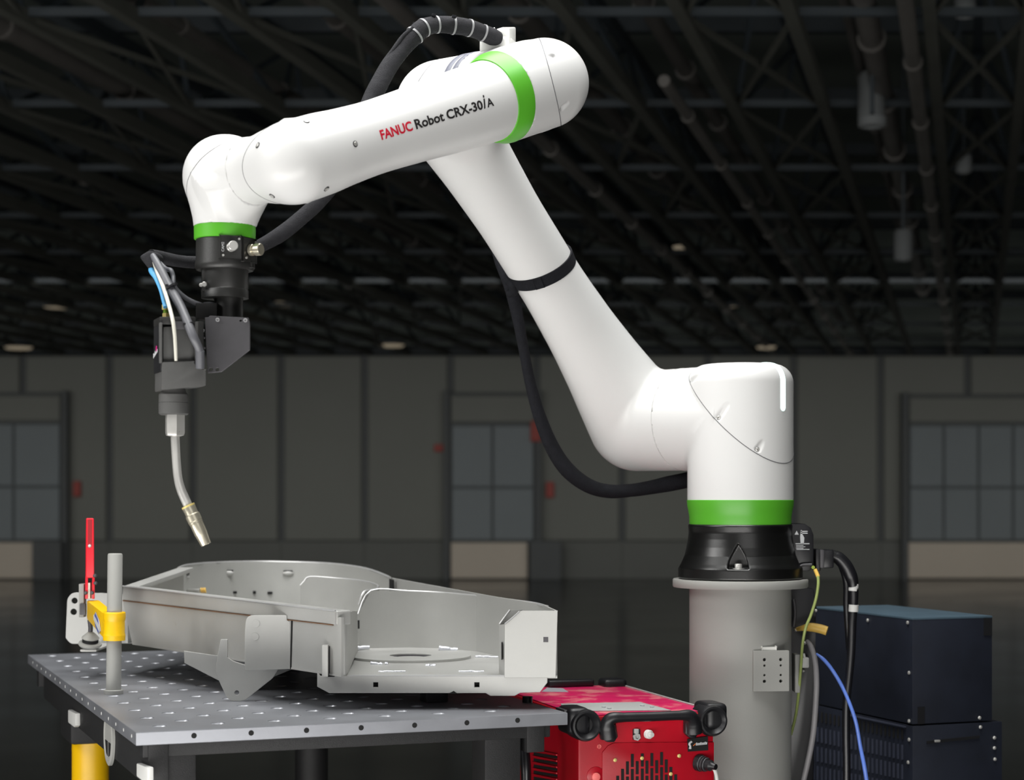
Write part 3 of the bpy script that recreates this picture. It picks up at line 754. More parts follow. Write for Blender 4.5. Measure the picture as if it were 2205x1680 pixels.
MB().tube([P(1712, 1210, 4.355), P(1716, 1218, 4.35), P(1722, 1220, 4.35), P(1730, 1217, 4.352), P(1748, 1216, 4.352)], .0035, 10).make('latch_bar', bracketg, cbox)
MB().cyl(P(1751, 1222, 4.36), P(1751, 1222, 4.345), .0042, 12).make('earth_bolt', mat('bolt_green', (150, 170, 70), .4, metal=.4, var=.05), cbox)

# ------------------------------------------------------------------ white cable clamp on the elbow
cc = P(1075, 92, 3.99); ck = thing('cable_clamp', 'white plastic cable clamp block standing on top of the robot elbow', 'clamp', cc)
hx = Vector((.96, -.28, 0)); hy = Vector((.28, .96, 0))
dC = 4.0
MB().box(P(1073, 104, dC), (hx, hy, up), (M_(66, dC), .07, M_(34, dC)), .009, 3).make('clamp_foot', offwhite, ck)
MB().hexa([P(1074, 94, dC-.03), P(1098, 94, dC-.035), P(1111, 92, dC+.03), P(1082, 92, dC+.03)], [P(1069, 62, dC-.03), P(1097, 60, dC-.035), P(1111, 58.5, dC+.03), P(1080, 58.5, dC+.03)], .003).make('clamp_block', offwhite, ck)
MB().box(P(1091, 96, dC), (hx, hy, up), (M_(36, dC), .05, M_(16, dC)), .004).make('clamp_neck', offwhite, ck)
MB().cyl(P(1066, 62, dC-.02), P(1058, 63, dC-.02), .003, 10).make('clamp_screw', steel, ck)

# ------------------------------------------------------------------ sleeved cable over the elbow to the torch
s_pts = [(1075, 84, 3.97, 14), (1060, 79, 3.96, 18), (1040, 71, 3.95, 18.5), (1010, 60, 3.93, 18), (975, 54.5, 3.91, 18), (940, 53, 3.90, 18.5), (912, 60, 3.88, 19.5), (893, 76, 3.87, 19.5), (866, 106, 3.86, 19), (838, 143, 3.84, 19), (812, 190, 3.82, 19), (797, 218, 3.81, 19),
         (768, 290, 3.78, 18), (730, 375, 3.755, 17), (690, 430, 3.74, 17), (650, 468, 3.73, 16), (605, 504, 3.715, 16), (560, 530, 3.705, 15), (520, 548, 3.70, 14), (470, 560, 3.70, 14), (425, 565, 3.69, 14), (390, 563, 3.67, 13), (362, 558, 3.64, 13), (342, 553, 3.62, 14), (326, 552, 3.605, 15)]
sl = thing('cable_sleeve', 'dark grey fabric cable sleeve arching over the elbow and behind the forearm to the torch', 'cable sleeve', P(1060, 78, 3.96))
sm_ = MB(); 
rr = [M_(r, d)*(1+.05*math.sin(i*2.1)) for i, (x, y, d, r) in enumerate(s_pts)]
sm_.tube([P(x, y, d) for x, y, d, r in s_pts], rr, 22, 10); sm_.make('sleeve', sleeve, sl)
MB().prism([P(297, 552, 3.575), P(320, 538, 3.575), P(341, 545, 3.575), P(344, 560, 3.575), P(322, 583, 3.575)], (.004, .035, 0), .008, 3).make('sleeve_flap', sleeve, sl)
MB().tube([P(890, 60, 3.855), P(868, 78, 3.85), P(846, 108, 3.84), P(820, 150, 3.83), P(796, 190, 3.81)], [.0045]*5, 10).make('sleeve_seam', sleeve, sl)
def ring_at(x, y, d, r, dx, dy, m=tiemat, w=4., nm='cable_tie'):
    c = P(x, y, d); a = (P(x+dx, y+dy, d)-c).normalized(); R = M_(r*1.05, d); h = M_(w, d)/2
    return MB().lathe([(R*.97, -h), (R+.0012, -h), (R+.0012, h), (R*.97, h)], c, a, 36).make(nm, m, sl)
for k in range(2, 8):
    x, y, d, r = s_pts[k]; c = P(x, y, d); a = (P(*s_pts[k+1][:3])-P(*s_pts[k-1][:3])).normalized(); R = rr[k]; h = .0022
    MB().lathe([(R*.97, -h), (R+.0012, -h), (R+.0012, h), (R*.97, h)], c, a, 36).make('cable_tie', tiemat, sl)
for x, y in [(934, 33), (893, 52), (978, 36)]:
    MB().box(P(x, y, 3.885), ((1, 0, -.3), (0, 1, 0), (.3, 0, 1)), (.009, .008, .006), .001).make('tie_head', sleeved, sl)
# ------------------------------------------------------------------ black cable from the turret to the strap
b_pts = [(1500, 1026, 4.56, 15), (1478, 1034, 4.56, 17), (1440, 1042, 4.56, 17), (1400, 1050, 4.55, 15), (1360, 1056, 4.54, 14), (1310, 1058, 4.53, 15), (1265, 1045, 4.52, 16), (1222, 1012, 4.51, 17), (1190, 965, 4.50, 16), (1163, 900, 4.48, 14), (1143, 830, 4.46, 12), (1129, 760, 4.44, 11), (1118, 700, 4.42, 12), (1108, 650, 4.40, 14), (1100, 618, 4.395, 15), (1088, 590, 4.40, 13), (1076, 560, 4.41, 12), (1066, 520, 4.42, 11), (1062, 470, 4.42, 11), (1050, 420, 4.40, 11)]
MBb = MB(); MBb.tube([P(x, y, d) for x, y, d, r in b_pts], [M_(r, d) for x, y, d, r in b_pts], 18, 8)
tag(MBb.make('power_cable', sleeved, None), 'thick black sleeved cable hanging in a loop from the turret to the upper arm strap', 'cable')
stt = thing('strap', 'black fabric strap wrapped around the middle of the white upper arm', 'strap', P(1172, 590, 4.33))
# strap plane through three sighted points
sp0, _ = hit(arm_all, 1228, 544); sp1, _ = hit(arm_all, 1172, 605); tS = float(np.dot(np.array(sp1)-Bc, D1))
axp = Vector(Bc+D1*tS); nS = (Vector(D1)+Vector((.16, .0, .02))).normalized()
segs = 72; x_ = nS.orthogonal().normalized(); y_ = nS.cross(x_)
bmS = MB(); rings = []
for k in range(segs):
    u_ = x_*math.cos(2*math.pi*k/segs)+y_*math.sin(2*math.pi*k/segs)
    rad = .0785
    for _ in range(25):
        q = np.array(axp+u_*rad); rad -= float(arm_all(q[None])[0])
    rings.append([bmS.bm.verts.new(axp+u_*(rad+a)+nS*b) for a, b in ((-.001, -.0145), (.0032, -.0145), (.0032, .0145), (-.001, .0145))])
for k in range(segs):
    A_, B_ = rings[k], rings[(k+1) % segs]
    for j in range(4): bmS.bm.faces.new((A_[j], A_[(j+1) % 4], B_[(j+1) % 4], B_[j]))
bmS.make('band', sleeved, stt)
MB().tube([P(1094, 606, 4.37), P(1103, 612, 4.355), P(1106, 628, 4.36), P(1095, 634, 4.375)], [.010, .012, .011, .008], 12).make('strap_loop', sleeved, stt)
q, n = hit(arm_all, 1160, 609)
MB().box(q+n*.0035, (nS.cross(n), n, nS), (.020, .003, .027), .001).make('strap_end', sleeved, stt)

# ------------------------------------------------------------------ welding torch
dT = 3.50
tor = thing('welding_torch', 'dark grey welding torch unit with bent steel neck hanging from the robot wrist', 'torch', P(425, 640, 3.58))
MB().lathe([(rWp(50), zW(581)), (rWp(50), zW(622)), (rWp(49), zW(624)), (rWp(50.5), zW(626)), (rWp(50.5), zW(643)), (rWp(30), zW(644))], wo, up, 64).make('mount_cylinder', blacksat, tor)
wn = wo+Vector((rWp(8), 0, 0))
MB().lathe([(rWp(31), zW(640)), (rWp(31), zW(700))], wn, up, 48).make('mount_neck', blacksat, tor)
lug = MB().box(P(447, 600, 3.57), ((1, 0, 0), (0, 1, 0), up), (.018, .03, .055), .004).make('clamp_lug', blacksat, tor)
for x, y, r in [(441, 612, 5.5), (434, 614, 4)]:
    MB().cyl(P(x, y, 3.553), P(x-1.5, y, 3.543), M_(r, 3.55), 14, None, .0008).make('clamp_bolt', steel, lug)
pl = facing_plate('bracket_plate', [(441, 684), (449, 683), (452, 680), (535, 684), (538, 697), (538, 754), (477.5, 801), (447, 804), (445, 778)], [(436.5+3, 727.5, 2.4, 0), (439.5, 749, 2.6, 0), (454, 796, 3.8, 0), (468, 796, 3.8, 0), (518.5, 690.5, 2.6, 0)], 3.515, .006, bracketg, tor)
MB().box(P(492, 720, 3.565), ((1, 0, 0), (0, 1, 0), up), (M_(84, 3.56), .075, M_(60, 3.56)), .003).make('bracket_block', blacksat, tor)
for x, y, r in [(469, 689, 4.6), (529, 690, 4.6), (435.5, 712, 5.2)]:
    c = P(x, y, 3.514)
    MB().lathe([(M_(r, 3.5), 0), (M_(r, 3.5), .0035), (M_(r*.85, 3.5), .0045), (M_(r*.5, 3.5), .0045), (M_(r*.45, 3.5), .002), (0, .002)], c, (0, -1, 0), 18).make('cap_screw', tiemat, pl)
MB().box(P(449, 672, 3.575), ((1, 0, 0), (0, 1, 0), up), (M_(46, 3.57), .05, M_(34, 3.57)), .003).make('dark_infill', darkgap, tor)  # black block added to fill a dark background area beside the neck
# torch body, turned like the table
tF = Vector((.933, .36, 0)); tB = Vector((-.36, .933, 0)); tN = -tB
def TB(px, py, back=0.):      # point on the torch body front plane seen at px,py
    o = P(348, 778, 3.45); r = Vector(((px-CX)/FPX, 1, -(py-HY)/FPX)); c = Vector((0, 0, CAMZ)); t = (o-c).dot(tN)/r.dot(tN)
    return c+r*t+tB*back
def tbox(name, x0, y0, x1, y1, f, dep, m, par, bev=.002):
    pts = [TB(x0, y1, f), TB(x1, y1, f), TB(x1, y0, f), TB(x0, y0, f)]
    mb = MB(); mb.prism(pts, tB*dep, bev); return mb.make(name, m, par)
low = MB(); low.prism([TB(348, 840), TB(444, 831), TB(444, 797), TB(441, 797), TB(441, 793), TB(422, 796), TB(420, 777), TB(349, 780)], tB*.075, .003); body = low.make('body_base', torchg, tor)
tbox('cover', 346, 690, 351, 800, .004, .072, cabdark, tor)
tbox('rail', 344, 694, 350, 782, .001, .01, torchg, tor)
tbox('rail', 421, 692, 428, 782, .004, .01, torchg, tor)
tbox('motor', 352, 700, 424, 790, .012, .055, torchg, tor, .010)
tbox('top_cap', 345, 681, 424, 698, .008, .066, blacksat, tor, .003)
tbox('clamp_bar', 373, 692, 411, 709, .002, .014, bracketg, tor, .001)
tbox('back_frame', 421, 690, 444, 790, .02, .05, blacksat, tor, .003)
# side print: pink dot and pale lettering on the left cover
sd = -tF
def SP(u, py): return TB(346, py, .004)+tB*u-tF*.0012
me = MB(); c = TB(346, 748, .035)-tF*.0016
me.lathe([(.0058, 0), (.0058, .0006), (0, .0006)], c, -tF, 20); me.make('pink_dot', pinkm, body)
mb = MB()
for k in range(9):
    h = .0062 if k not in (0, 3, 5) else .0095; x = .006+k*.0052
    c = TB(346, 768, .074)-tF*.0018-tB*x+up*(x*.20)
    mb.prism([c, c-tB*.0040+up*.0008, c-tB*.0040+up*(h+.0008), c+up*h], -tF*.0003)
mb.make('cover_print', printw, body, 0)
# barrel, nut, neck and nozzle
tx = Vector((P(374, 850, dT).x, dT, 0)); zt = lambda py: CAMZ+(HY-py)/FPX*dT; rt = lambda r: r*dT/FPX
MB().lathe([(rt(24), zt(836)), (rt(27), zt(846)), (rt(31.5), zt(850)), (rt(32), zt(866)), (rt(31), zt(867)), (rt(32), zt(868)), (rt(32), zt(891)), (rt(28), zt(894)), (rt(15), zt(894))], tx, up, 40).make('swan_neck_holder', torchg, tor)
nx = Vector((P(377, 900, dT).x, dT, 0))
MB().lathe([(rt(22), zt(894)), (rt(22), zt(932)), (rt(20), zt(938)), (rt(12), zt(940))], nx, up, 6, Vector((.35, -1, 0))).make('hex_nut', steel, tor, 20)
MB().tube([P(377, 938, dT), P(378, 960, dT), P(380, 995, dT), P(383.5, 1030, dT), (P(390, 1055, dT)), P(399, 1076, dT), P(408, 1096, dT)], [rt(9.5), rt(9.5), rt(9.3), rt(9.3), rt(9.8), rt(10), rt(10)], 24, 8).make('neck', steel, tor)
n0, n1 = P(405, 1089, dT), P(444, 1173, dT); Ln = (n1-n0).length
MB().lathe([(rt(10), 0), (rt(14), 0), (rt(14.5), .003), (rt(14), .018), (rt(16), .020), (rt(16), .0325), (rt(15.2), .034), (rt(15.2), .037), (rt(14.5), .038), (rt(14.3), Ln*.72), (rt(13.3), Ln*.76), (rt(11.2), Ln), (rt(9), Ln), (rt(9), Ln-.01), (0, Ln-.01)], n0, n1-n0, 40).make('nozzle', nickel, tor, 18)
MB().lathe([(rt(14.6), -.0005), (rt(15), .001), (rt(14.6), .003)], n0, n1-n0, 40).make('nozzle_rim', brass, tor)
MB().lathe([(rt(2.5), Ln-.012), (rt(2.2), Ln-.002), (0, Ln-.002)], n0, n1-n0, 16).make('contact_tip', brass, tor)
# hoses into the torch
def hose(name, pts, m, lab, cat='hose', segs=14):
    mb = MB(); mb.tube([P(x, y, d) for x, y, d, r in pts], [M_(r, d) for x, y, d, r in pts], segs, 8)
    return tag(mb.make(name, m, None), lab, cat)
hose('air_hose', [(330, 568, 3.60, 5), (326, 582, 3.58, 6.5), (337, 600, 3.56, 5.5), (347, 625, 3.55, 5), (353, 650, 3.53, 4.5), (356, 662, 3.52, 4.5)], hoseblue, 'bright blue air hose running down into the brass torch fitting')
hose('wire_liner', [(331, 565, 3.575, 3), (338, 585, 3.55, 4), (352, 620, 3.52, 4.3), (363, 655, 3.48, 4.3), (372, 690, 3.455, 4.3), (376, 720, 3.452, 4), (378, 750, 3.455, 4), (379, 777, 3.46, 3.5)], hosewhite, 'translucent white tube running down the torch front into its base')
tg = thing('torch_cable', 'thick grey rubber torch cable curving down into the right side of the torch', 'cable', P(330, 552, 3.57))
mb = MB(); gp = [(329, 550, 3.575, 6), (338, 566, 3.56, 8), (350, 588, 3.545, 9), (362, 612, 3.53, 9.5), (376, 636, 3.515, 9.8), (390, 662, 3.495, 10), (403, 692, 3.47, 10), (415, 722, 3.455, 9.5), (426, 745, 3.46, 9), (431, 762, 3.467, 8.5), (431, 791, 3.473, 8.5)]
mb.tube([P(x, y, d) for x, y, d, r in gp], [M_(r, d) for x, y, d, r in gp], 18, 8); mb.make('cable_jacket', hosegrey, tg)
MB().cyl(P(430.5, 754, 3.465), P(431, 794, 3.473), M_(9.8, 3.46), 20, None, .002).make('cable_ferrule', hosegrey, tg)
for x, y, d, r, dx, dy in [(370, 616, 3.52, 13, .45, .8), (407, 699, 3.467, 11.5, .4, .85)]:
    c = P(x, y, d); a = P(x+dx, y+dy, d)-c; R = M_(r, d)
    MB().lathe([(R*.9, -.0018), (R, -.0018), (R, .0018), (R*.9, .0018)], c, a, 26).make('cable_tie', rubber, tg)
    MB().box(c+Vector((-R*.7, -R*.7, 0)), ((1, 0, 0), (0, 1, 0), up), (.006, .005, .005), .001).make('tie_head', rubber, tg)
hose('signal_cable', [(340, 560, 3.60, 4), (356, 578, 3.575, 5), (368, 583, 3.56, 5.3), (373, 596, 3.555, 5), (374, 612, 3.545, 4.5), (383, 627, 3.55, 4.8), (402, 643, 3.555, 5), (424, 654, 3.56, 5.5), (446, 661, 3.57, 6), (470, 664, 3.585, 6)], hosegrey, 'thin grey signal cable looping from the sleeve to the torch mount', 'cable')
hose('signal_cable', [(440, 655, 3.575, 4), (455, 655, 3.565, 5), (468, 660, 3.58, 5)], hosegrey, 'short grey cable end lying above the looping cable at the torch mount', 'cable')
fit = thing('hose_fitting', 'brass hose fitting on top of the torch under the blue hose', 'fitting', P(357, 683, 3.53))
fz = lambda y: CAMZ+(HY-y)/FPX*3.53; fo = Vector((P(357, 670, 3.53).x, 3.53, 0)); fr = lambda r: r*3.53/FPX
MB().lathe([(fr(8), fz(688)), (fr(8), fz(675)), (fr(5), fz(674))], fo, up, 6).make('nut', brass, fit, 20)
MB().lathe([(fr(5.5), fz(675)), (fr(5.5), fz(667))], fo, up, 20).make('green_ring', mat('fit_green', (110, 150, 30), .4, var=.03), fit)
MB().lathe([(fr(5), fz(668)), (fr(9), fz(667)), (fr(9.3), fz(657)), (fr(7), fz(655)), (fr(4), fz(655))], fo, up, 6).make('nut', brass, fit, 20)
# ------------------------------------------------------------------ welding table
TZ = .95
Nn = Vector((-.7171, 3.4760, TZ)); tFd = Vector((.93298, .35993, 0)); tLd = Vector((-.35993, .93298, 0))
WF, LL, TH = .8926, 1.841, .0255
tab = thing('welding_table', 'grey steel welding table with a grid of round holes and a yellow leg at left', 'table', Nn+tFd*WF/2+tLd*LL/2-Vector((0, 0, TZ)))
holes, bores = [], []
HR = .0140
l_ = lambda m: .086+.1405*m+.0012*m*m
for k in range(8):
    for m in range(12):
        s = .060+.1155*k; l = l_(m)
        if s < WF-.03 and l < LL-.03: bores.append((s, l))
        s = .1175+.1155*k; l = l_(m+.5)
        if s < WF-.03 and l < LL-.03: bores.append((s, l))
plate('tabletop', [(0, 0), (WF, 0), (WF, LL), (0, LL)], [circ(s, l, HR, 20) for s, l in bores], TH, Nn, tFd, tLd, tabtop, tab, .0012)
bm = MB()
for s, l in bores:      # bare steel liners, made pale to paint in lit hole walls
    c = Nn+tFd*s+tLd*l; n = 20; rs = []
    for r, z in ((HR-.0002, -.0015), (HR-.0002, -TH), (HR-.002, -TH), (HR-.0022, -.0045)):
        rs.append([bm.bm.verts.new(c+Vector((math.cos(2*math.pi*k/n)*r, math.sin(2*math.pi*k/n)*r, z))) for k in range(n)])
    for a in range(4):
        A_, B_ = rs[a], rs[(a+1) % 4]
        for k in range(n): bm.bm.faces.new((A_[k], A_[(k+1) % n], B_[(k+1) % n], B_[k]))
o = bm.make('lit_hole_liners', tabhole, tab); o['kind'] = 'stuff'
for s in (.111, .223, .334, .446, .558, .670, .781):
    c = Nn+tFd*s+Vector((0, 0, -.0110)); e = MB().lathe([(.0054, -.008), (.0054, .0003), (0, .0004)], c, -tLd, 16).make('edge_hole', darkgap, tab)
for i in range(18):
    c = Nn+tLd*(.05+.098*i)+Vector((0, 0, -.0125)); MB().lathe([(.0036, -.004), (.0036, .0003), (.0026, .0006), (0, .0006)], c, -tFd, 12).make('edge_plug', padwhite, tab)
def TT(s, l, z): return Vector((Nn.x, Nn.y, 0))+tFd*s+tLd*l+Vector((0, 0, z))
zb_ = TZ-TH
def tbeam(name, s0, s1, l0, l1, z0, z1, m=frameblk, bev=.003):
    return MB().box((TT((s0+s1)/2, (l0+l1)/2, (z0+z1)/2)), (tFd, tLd, up), (s1-s0, l1-l0, z1-z0), bev).make(name, m, tab)
tbeam('beam', .02, WF-.02, .045, .085, zb_-.030, zb_)
tbeam('beam', .02, WF-.02, LL-.085, LL-.045, zb_-.06, zb_)
sb = tbeam('beam', .030, .070, .04, LL-.12, zb_-.088, zb_)
sb2 = tbeam('beam', WF-.075, WF-.035, .04, LL-.12, zb_-.06, zb_)
for x0_, x1_ in ((.045, .125), (WF-.165, WF-.085)):
    tbeam('post', x0_, x1_, .05, .13, 0, zb_)
for l0_ in (LL*.33, LL*.66): tbeam('cross_rib', .07, WF-.07, l0_-.01, l0_+.01, zb_-.05, zb_)
# leg plates and legs
for s, l, mm in ((.105, 1.345, yellow), (WF-.12, 1.62, frameblk)):
    c = TT(s, l, 0)
    MB().lathe([(.0475, .03), (.0475, .80)], c, up, 40).make('leg', mm, tab)
    MB().box(c+Vector((0, 0, (zb_+.765)/2)), (tFd, tLd, up), (.13, .2, zb_-.765), .012).make('leg_bracket', frameblk, tab)
    MB().lathe([(.058, 0), (.058, .022), (.05, .03)], c, up, 32).make('leg_foot', rubber, tab)
def on_side(px, py, off=.0):     # point on the left side beam face
    o = TT(.030+off, .5, .9); r = Vector(((px-CX)/FPX, 1, -(py-HY)/FPX)); c = Vector((0, 0, CAMZ)); t = (o-c).dot(tFd)/r.dot(tFd); return c+r*t
for q in ([(157, 1528), (173, 1536), (173, 1563), (170, 1566), (157, 1556)], [(307, 1643), (331, 1652), (331, 1690), (307, 1672)]):
    MB().prism([on_side(x, y) for x, y in q], -tFd*.012, .003).make('beam_pad', padwhite, tab)
c = on_side(240, 1589); 
gus = MB().lathe([(.060, 0), (.060, .006), (.056, .008), (.050, .008), (.048, .006), (.0, .006)], c-tFd*.001, -tFd, 44).make('round_gusset', pillarg, tab)
for pts in ([(-.040, -.008), (-.006, -.008), (-.006, -.040), (-.024, -.036)], [(.006, -.008), (.040, -.008), (.024, -.036), (.006, -.040)]):
    MB().prism([c-tFd*.0072+tLd*a+up*b for a, b in pts], -tFd*.0006).make('gusset_opening', darkgap, gus, 0)
# ------------------------------------------------------------------ hold-down clamp with a red lever
dP = 4.155
clp = thing('hold_down_clamp', 'yellow hold-down clamp with red lever on a grey steel post at the left table edge', 'clamp', P(244, 1496, dP))
pb, pt = P(244.5, 1496, dP), P(248, 1192, dP); adir = (pt-pb).normalized(); Lp = (pt-pb).length; rp = lambda r: r*dP/FPX
MB().lathe([(rp(16), .002), (rp(16), Lp-.004), (rp(15), Lp-.001), (rp(13), Lp), (0, Lp)], pb, adir, 40).make('post', pillarg, clp)
MB().lathe([(rp(20), 0), (rp(20.5), .002), (rp(20.5), .009), (rp(19), .0105)], Vector((pb.x, pb.y, TZ)), up, 36).make('post_collar', pillarg, clp)
ys = lambda y: (pb.z*0+(CAMZ+(HY-y)/FPX*dP-pb.z)/adir.z)
MB().lathe([(rp(16.2), ys(1378)), (rp(23.5), ys(1379)), (rp(23.8), ys(1368)), (rp(22.5), ys(1363)), (rp(22.2), ys(1338)), (rp(23.8), ys(1332)), (rp(23.8), ys(1320)), (rp(22.8), ys(1318)), (rp(16.2), ys(1318))], pb, adir, 44).make('sleeve', yellow, clp, 15)
dE = 4.47
a0, a1, a2, a3 = P(224, 1322, dP-.005), P(224, 1377, dP-.005), P(187, 1334, dE), P(187, 1293, dE)
sv = Vector((.026, .008, 0)); sv2 = Vector((.028, .012, 0))
MB().hexa([a1, a1+sv, a2+sv2, a2], [a0, a0+sv, a3+sv2, a3], .004, 2).make('arm', yellow, clp)
ctr = (a0+a1+a2+a3)/4; e1 = ((a0+a1)-(a2+a3)).normalized(); nrm = e1.cross(up).normalized()
if nrm.x > 0: nrm = -nrm
cb0 = ctr+e1*.055+Vector((0, 0, -.006))
bd = MB(); bd.prism([cb0+e1*(math.cos(a)*.062)+up*(math.sin(a)*.020-math.cos(a)*.010)+nrm*.0012 for a in [k*math.pi/3+.0 for k in range(6)]], nrm*.0012); bg = bd.make('badge', labelsil, clp, 0)
bd = MB(); bd.prism([cb0+e1*(math.cos(a)*.053)+up*(math.sin(a)*.0165-math.cos(a)*.009)+nrm*.0025 for a in [k*math.pi/3 for k in range(6)]], nrm*.0006); bd.make('badge_field', labelblue, bg, 0)
bd = MB(); bd.prism([cb0+e1*u_+up*v_+nrm*.0032 for u_, v_ in ((-.055, .002), (-.055, .014), (.055, .0), (.055, -.014))], nrm*.0006); bd.make('badge_banner', printw, bg, 0)
# lever: tapered red channel
def lev(x, y, d=dE-.02): return P(x, y, d)
MB().hexa([lev(184, 1245), lev(203, 1245), lev(203, 1245, dE+.02), lev(184, 1245, dE+.02)], [lev(185.5, 1116), lev(202, 1116), lev(202, 1116, dE-.002), lev(185.5, 1116, dE-.002)], .003, 3).make('lever', redh, clp)
MB().prism([lev(189, 1119, dE-.0203), lev(198.5, 1119, dE-.0203), lev(198, 1177, dE-.0203), lev(189, 1177, dE-.0203)], (0, .0006, 0)).make('lever_groove_shade', mat('handle_red_shaded', (150, 8, 24), .5, var=.05), clp)  # flat darker red strip, paints the shade inside the channel
MB().sphere(lev(193, 1176, dE-.02), .004).make('lever_rivet', padwhite, clp)
for x0_, x1_ in ((182, 189.5), (196.5, 204)):
    MB().hexa([lev(x0_+1, 1290), lev(x1_, 1290), lev(x1_, 1290, dE+.015), lev(x0_+1, 1290, dE+.015)], [lev(x0_+2, 1240), lev(x1_, 1240), lev(x1_, 1240, dE+.02), lev(x0_+2, 1240, dE+.02)], .002).make('lever_fork', redh, clp)
MB().box(lev(192.5, 1272, dE-.01), ((1, 0, 0), (0, 1, 0), up), (M_(6, dE), .016, M_(34, dE)), .001).make('link_bar', hosewhite, clp)
MB().box(lev(178, 1293, dE+.01), ((1, 0, 0), (0, 1, 0), up), (M_(11, dE), .03, M_(72, dE)), .002).make('bracket', pillarg, clp)
MB().box(lev(179, 1312, dE-.006), ((1, 0, 0), (0, 1, 0), up), (M_(13, dE), .012, M_(24, dE)), .002).make('bracket_clip', bracketg, clp)
for x, y in ((185, 1277), (198.5, 1277), (205, 1240), (206, 1256)):
    MB().lathe([(.0045, 0), (.0045, .005), (.003, .007), (0, .007)], lev(x, y, dE-.022), (0, -1, 0), 12).make('pivot_bolt', bracketg, clp)
MB().tube([P(193, 1335, dE), P(195, 1352, dE), P(194, 1372, dE)], M_(5, dE), 14).make('spindle', bracketg, clp)
ft = Vector((.12, -.25, 1)).normalized()
fc = P(194, 1388, dE)
MB().lathe([(M_(22, dE), -.004), (M_(25, dE), 0), (M_(24.5, dE), .004), (M_(17, dE), .006), (M_(16.5, dE), .015), (M_(19, dE), .017), (M_(17, dE), .020), (M_(8, dE), .030), (M_(5, dE), .031)], fc, ft, 36).make('pressure_pad', pillarg, clp)
MB().lathe([(M_(17.2, dE), .0065), (M_(17.2, dE), .0145)], fc, ft, 36).make('pad_groove', darkgap, clp)

# ------------------------------------------------------------------ mower-deck weldment on the table
dk = thing('steel_weldment', 'large bare grey sheet steel deck weldment with curved walls on the welding table', 'weldment', TT(.35, .95, TZ))
dL, dR = 4.6, 3.80
def fw(px):        # depth along the straight front wall at a photo column
    t = (px-265)/(735-265); return 1/((1-t)/dL+t/dR)
def FWp(px, py, off=0.): return P(px, py, fw(px)+off)
# top rail: square tube
a0, a1 = FWp(263, 1262), FWp(724, 1315.5); b0, b1 = FWp(263, 1293), FWp(724, 1347)
nb = Vector((-(a1-a0).y, (a1-a0).x, 0)).normalized()*.038
MB().hexa([b0, b1, b1+nb, b0+nb], [a0, a1, a1+nb, a0+nb], .0045, 3).make('rail', decksteel, dk)
q0, q1, q2, q3 = FWp(721, 1316.5, -.0012), FWp(723.5, 1317, -.0012), FWp(723.5, 1346.5, -.0012), FWp(721, 1346, -.0012)
MB().prism([q0, q1, q2, q3], (0, .003, 0)).make('rail_end_weld', decklit, dk)
MB().strip([FWp(263, 1290, .006), FWp(480, 1317, .006), FWp(735, 1330, .006)], [FWp(285, 1387, .006), FWp(480, 1417, .006), FWp(735, 1457, .006)], .006).make('outer_wall', decksteel, dk)
MB().strip([FWp(626.5, 1337, .0035), FWp(629.5, 1337, .0035)], [FWp(624, 1441, .0035), FWp(626.5, 1441, .0035)], .003).make('wall_joint', darkgap, dk)
MB().strip([FWp(264, 1292.5, -.0008), FWp(480, 1318.6, -.0008), FWp(716, 1345.3, -.0008)], [FWp(264, 1294.6, -.0008), FWp(480, 1320.2, -.0008), FWp(716, 1347.2, -.0008)], .003).make('rail_joint', mat('rust_joint', (104, 74, 50), .8, var=.5, vscale=30), dk)
mb = MB(); mb.tube([FWp(264, 1262.4, -.0006), FWp(480, 1288, -.0006), FWp(722, 1315.8, -.0006)], .0022, 8, 3); mb.make('rail_highlight', decklit, dk)  # pale tube paints the highlight along the rail's top edge
# rounded cover plate with two raised circles
cp = facing_plate('cover_plate', [(527, 1445), (527, 1445-85), (530, 1325), (617, 1325), (618, 1336), (629, 1341), (626, 1441)], [], fw(600)-.03, .005, decksteel, dk, .001, [.004, .03, .018, .0, .0, .0, .006])
for x, y in ((551, 1343), (549, 1371)):
    c = P(x, y, fw(600)-.0302); MB().lathe([(M_(8.4, 4), 0), (M_(8.2, 4), .0012), (0, .0014)], c, (0, -1, 0), 24).make('raised_disc', decksteel, cp)
facing_plate('hanger_tab', [(475, 1377), (490, 1377), (490, 1416), (502, 1424), (530, 1433), (600, 1442), (587, 1461), (528, 1508), (518, 1510), (499, 1510), (489, 1504), (473, 1470), (464, 1446), (468, 1415)], [(510, 1492, 5, 0)], 4.010, .006, decksteel, dk, .0008, [.002, .002, .001, .001, .001, .001, .004, .01, .004, .006, .006, .006, .006, .006])
facing_plate('brace_plate', [(396, 1402), (640, 1437), (560, 1470), (475, 1468), (397, 1428)], [], 4.22, .005, decksteel, dk, .0008)
# small channel at the right end of the front wall
cd = fw(705)-.018
MB().prism([P(693, 1458, cd), P(706, 1458, cd), P(706, 1390, cd), P(693, 1390, cd)], (0, .024, 0), .002).make('channel_clip', decksteel, dk)
MB().prism([P(720, 1456, cd+.008), P(727, 1456, cd+.008), P(727, 1391, cd+.008), P(720, 1391, cd+.008)], (0, .012, 0), .002).make('channel_clip', decksteel, dk)
MB().prism([P(706, 1458, cd+.016), P(720, 1458, cd+.016), P(720, 1392, cd+.016), P(706, 1392, cd+.016)], (0, .006, 0)).make('channel_shade', darkgap, dk)  # near-black sheet painting the shaded gap between the clips
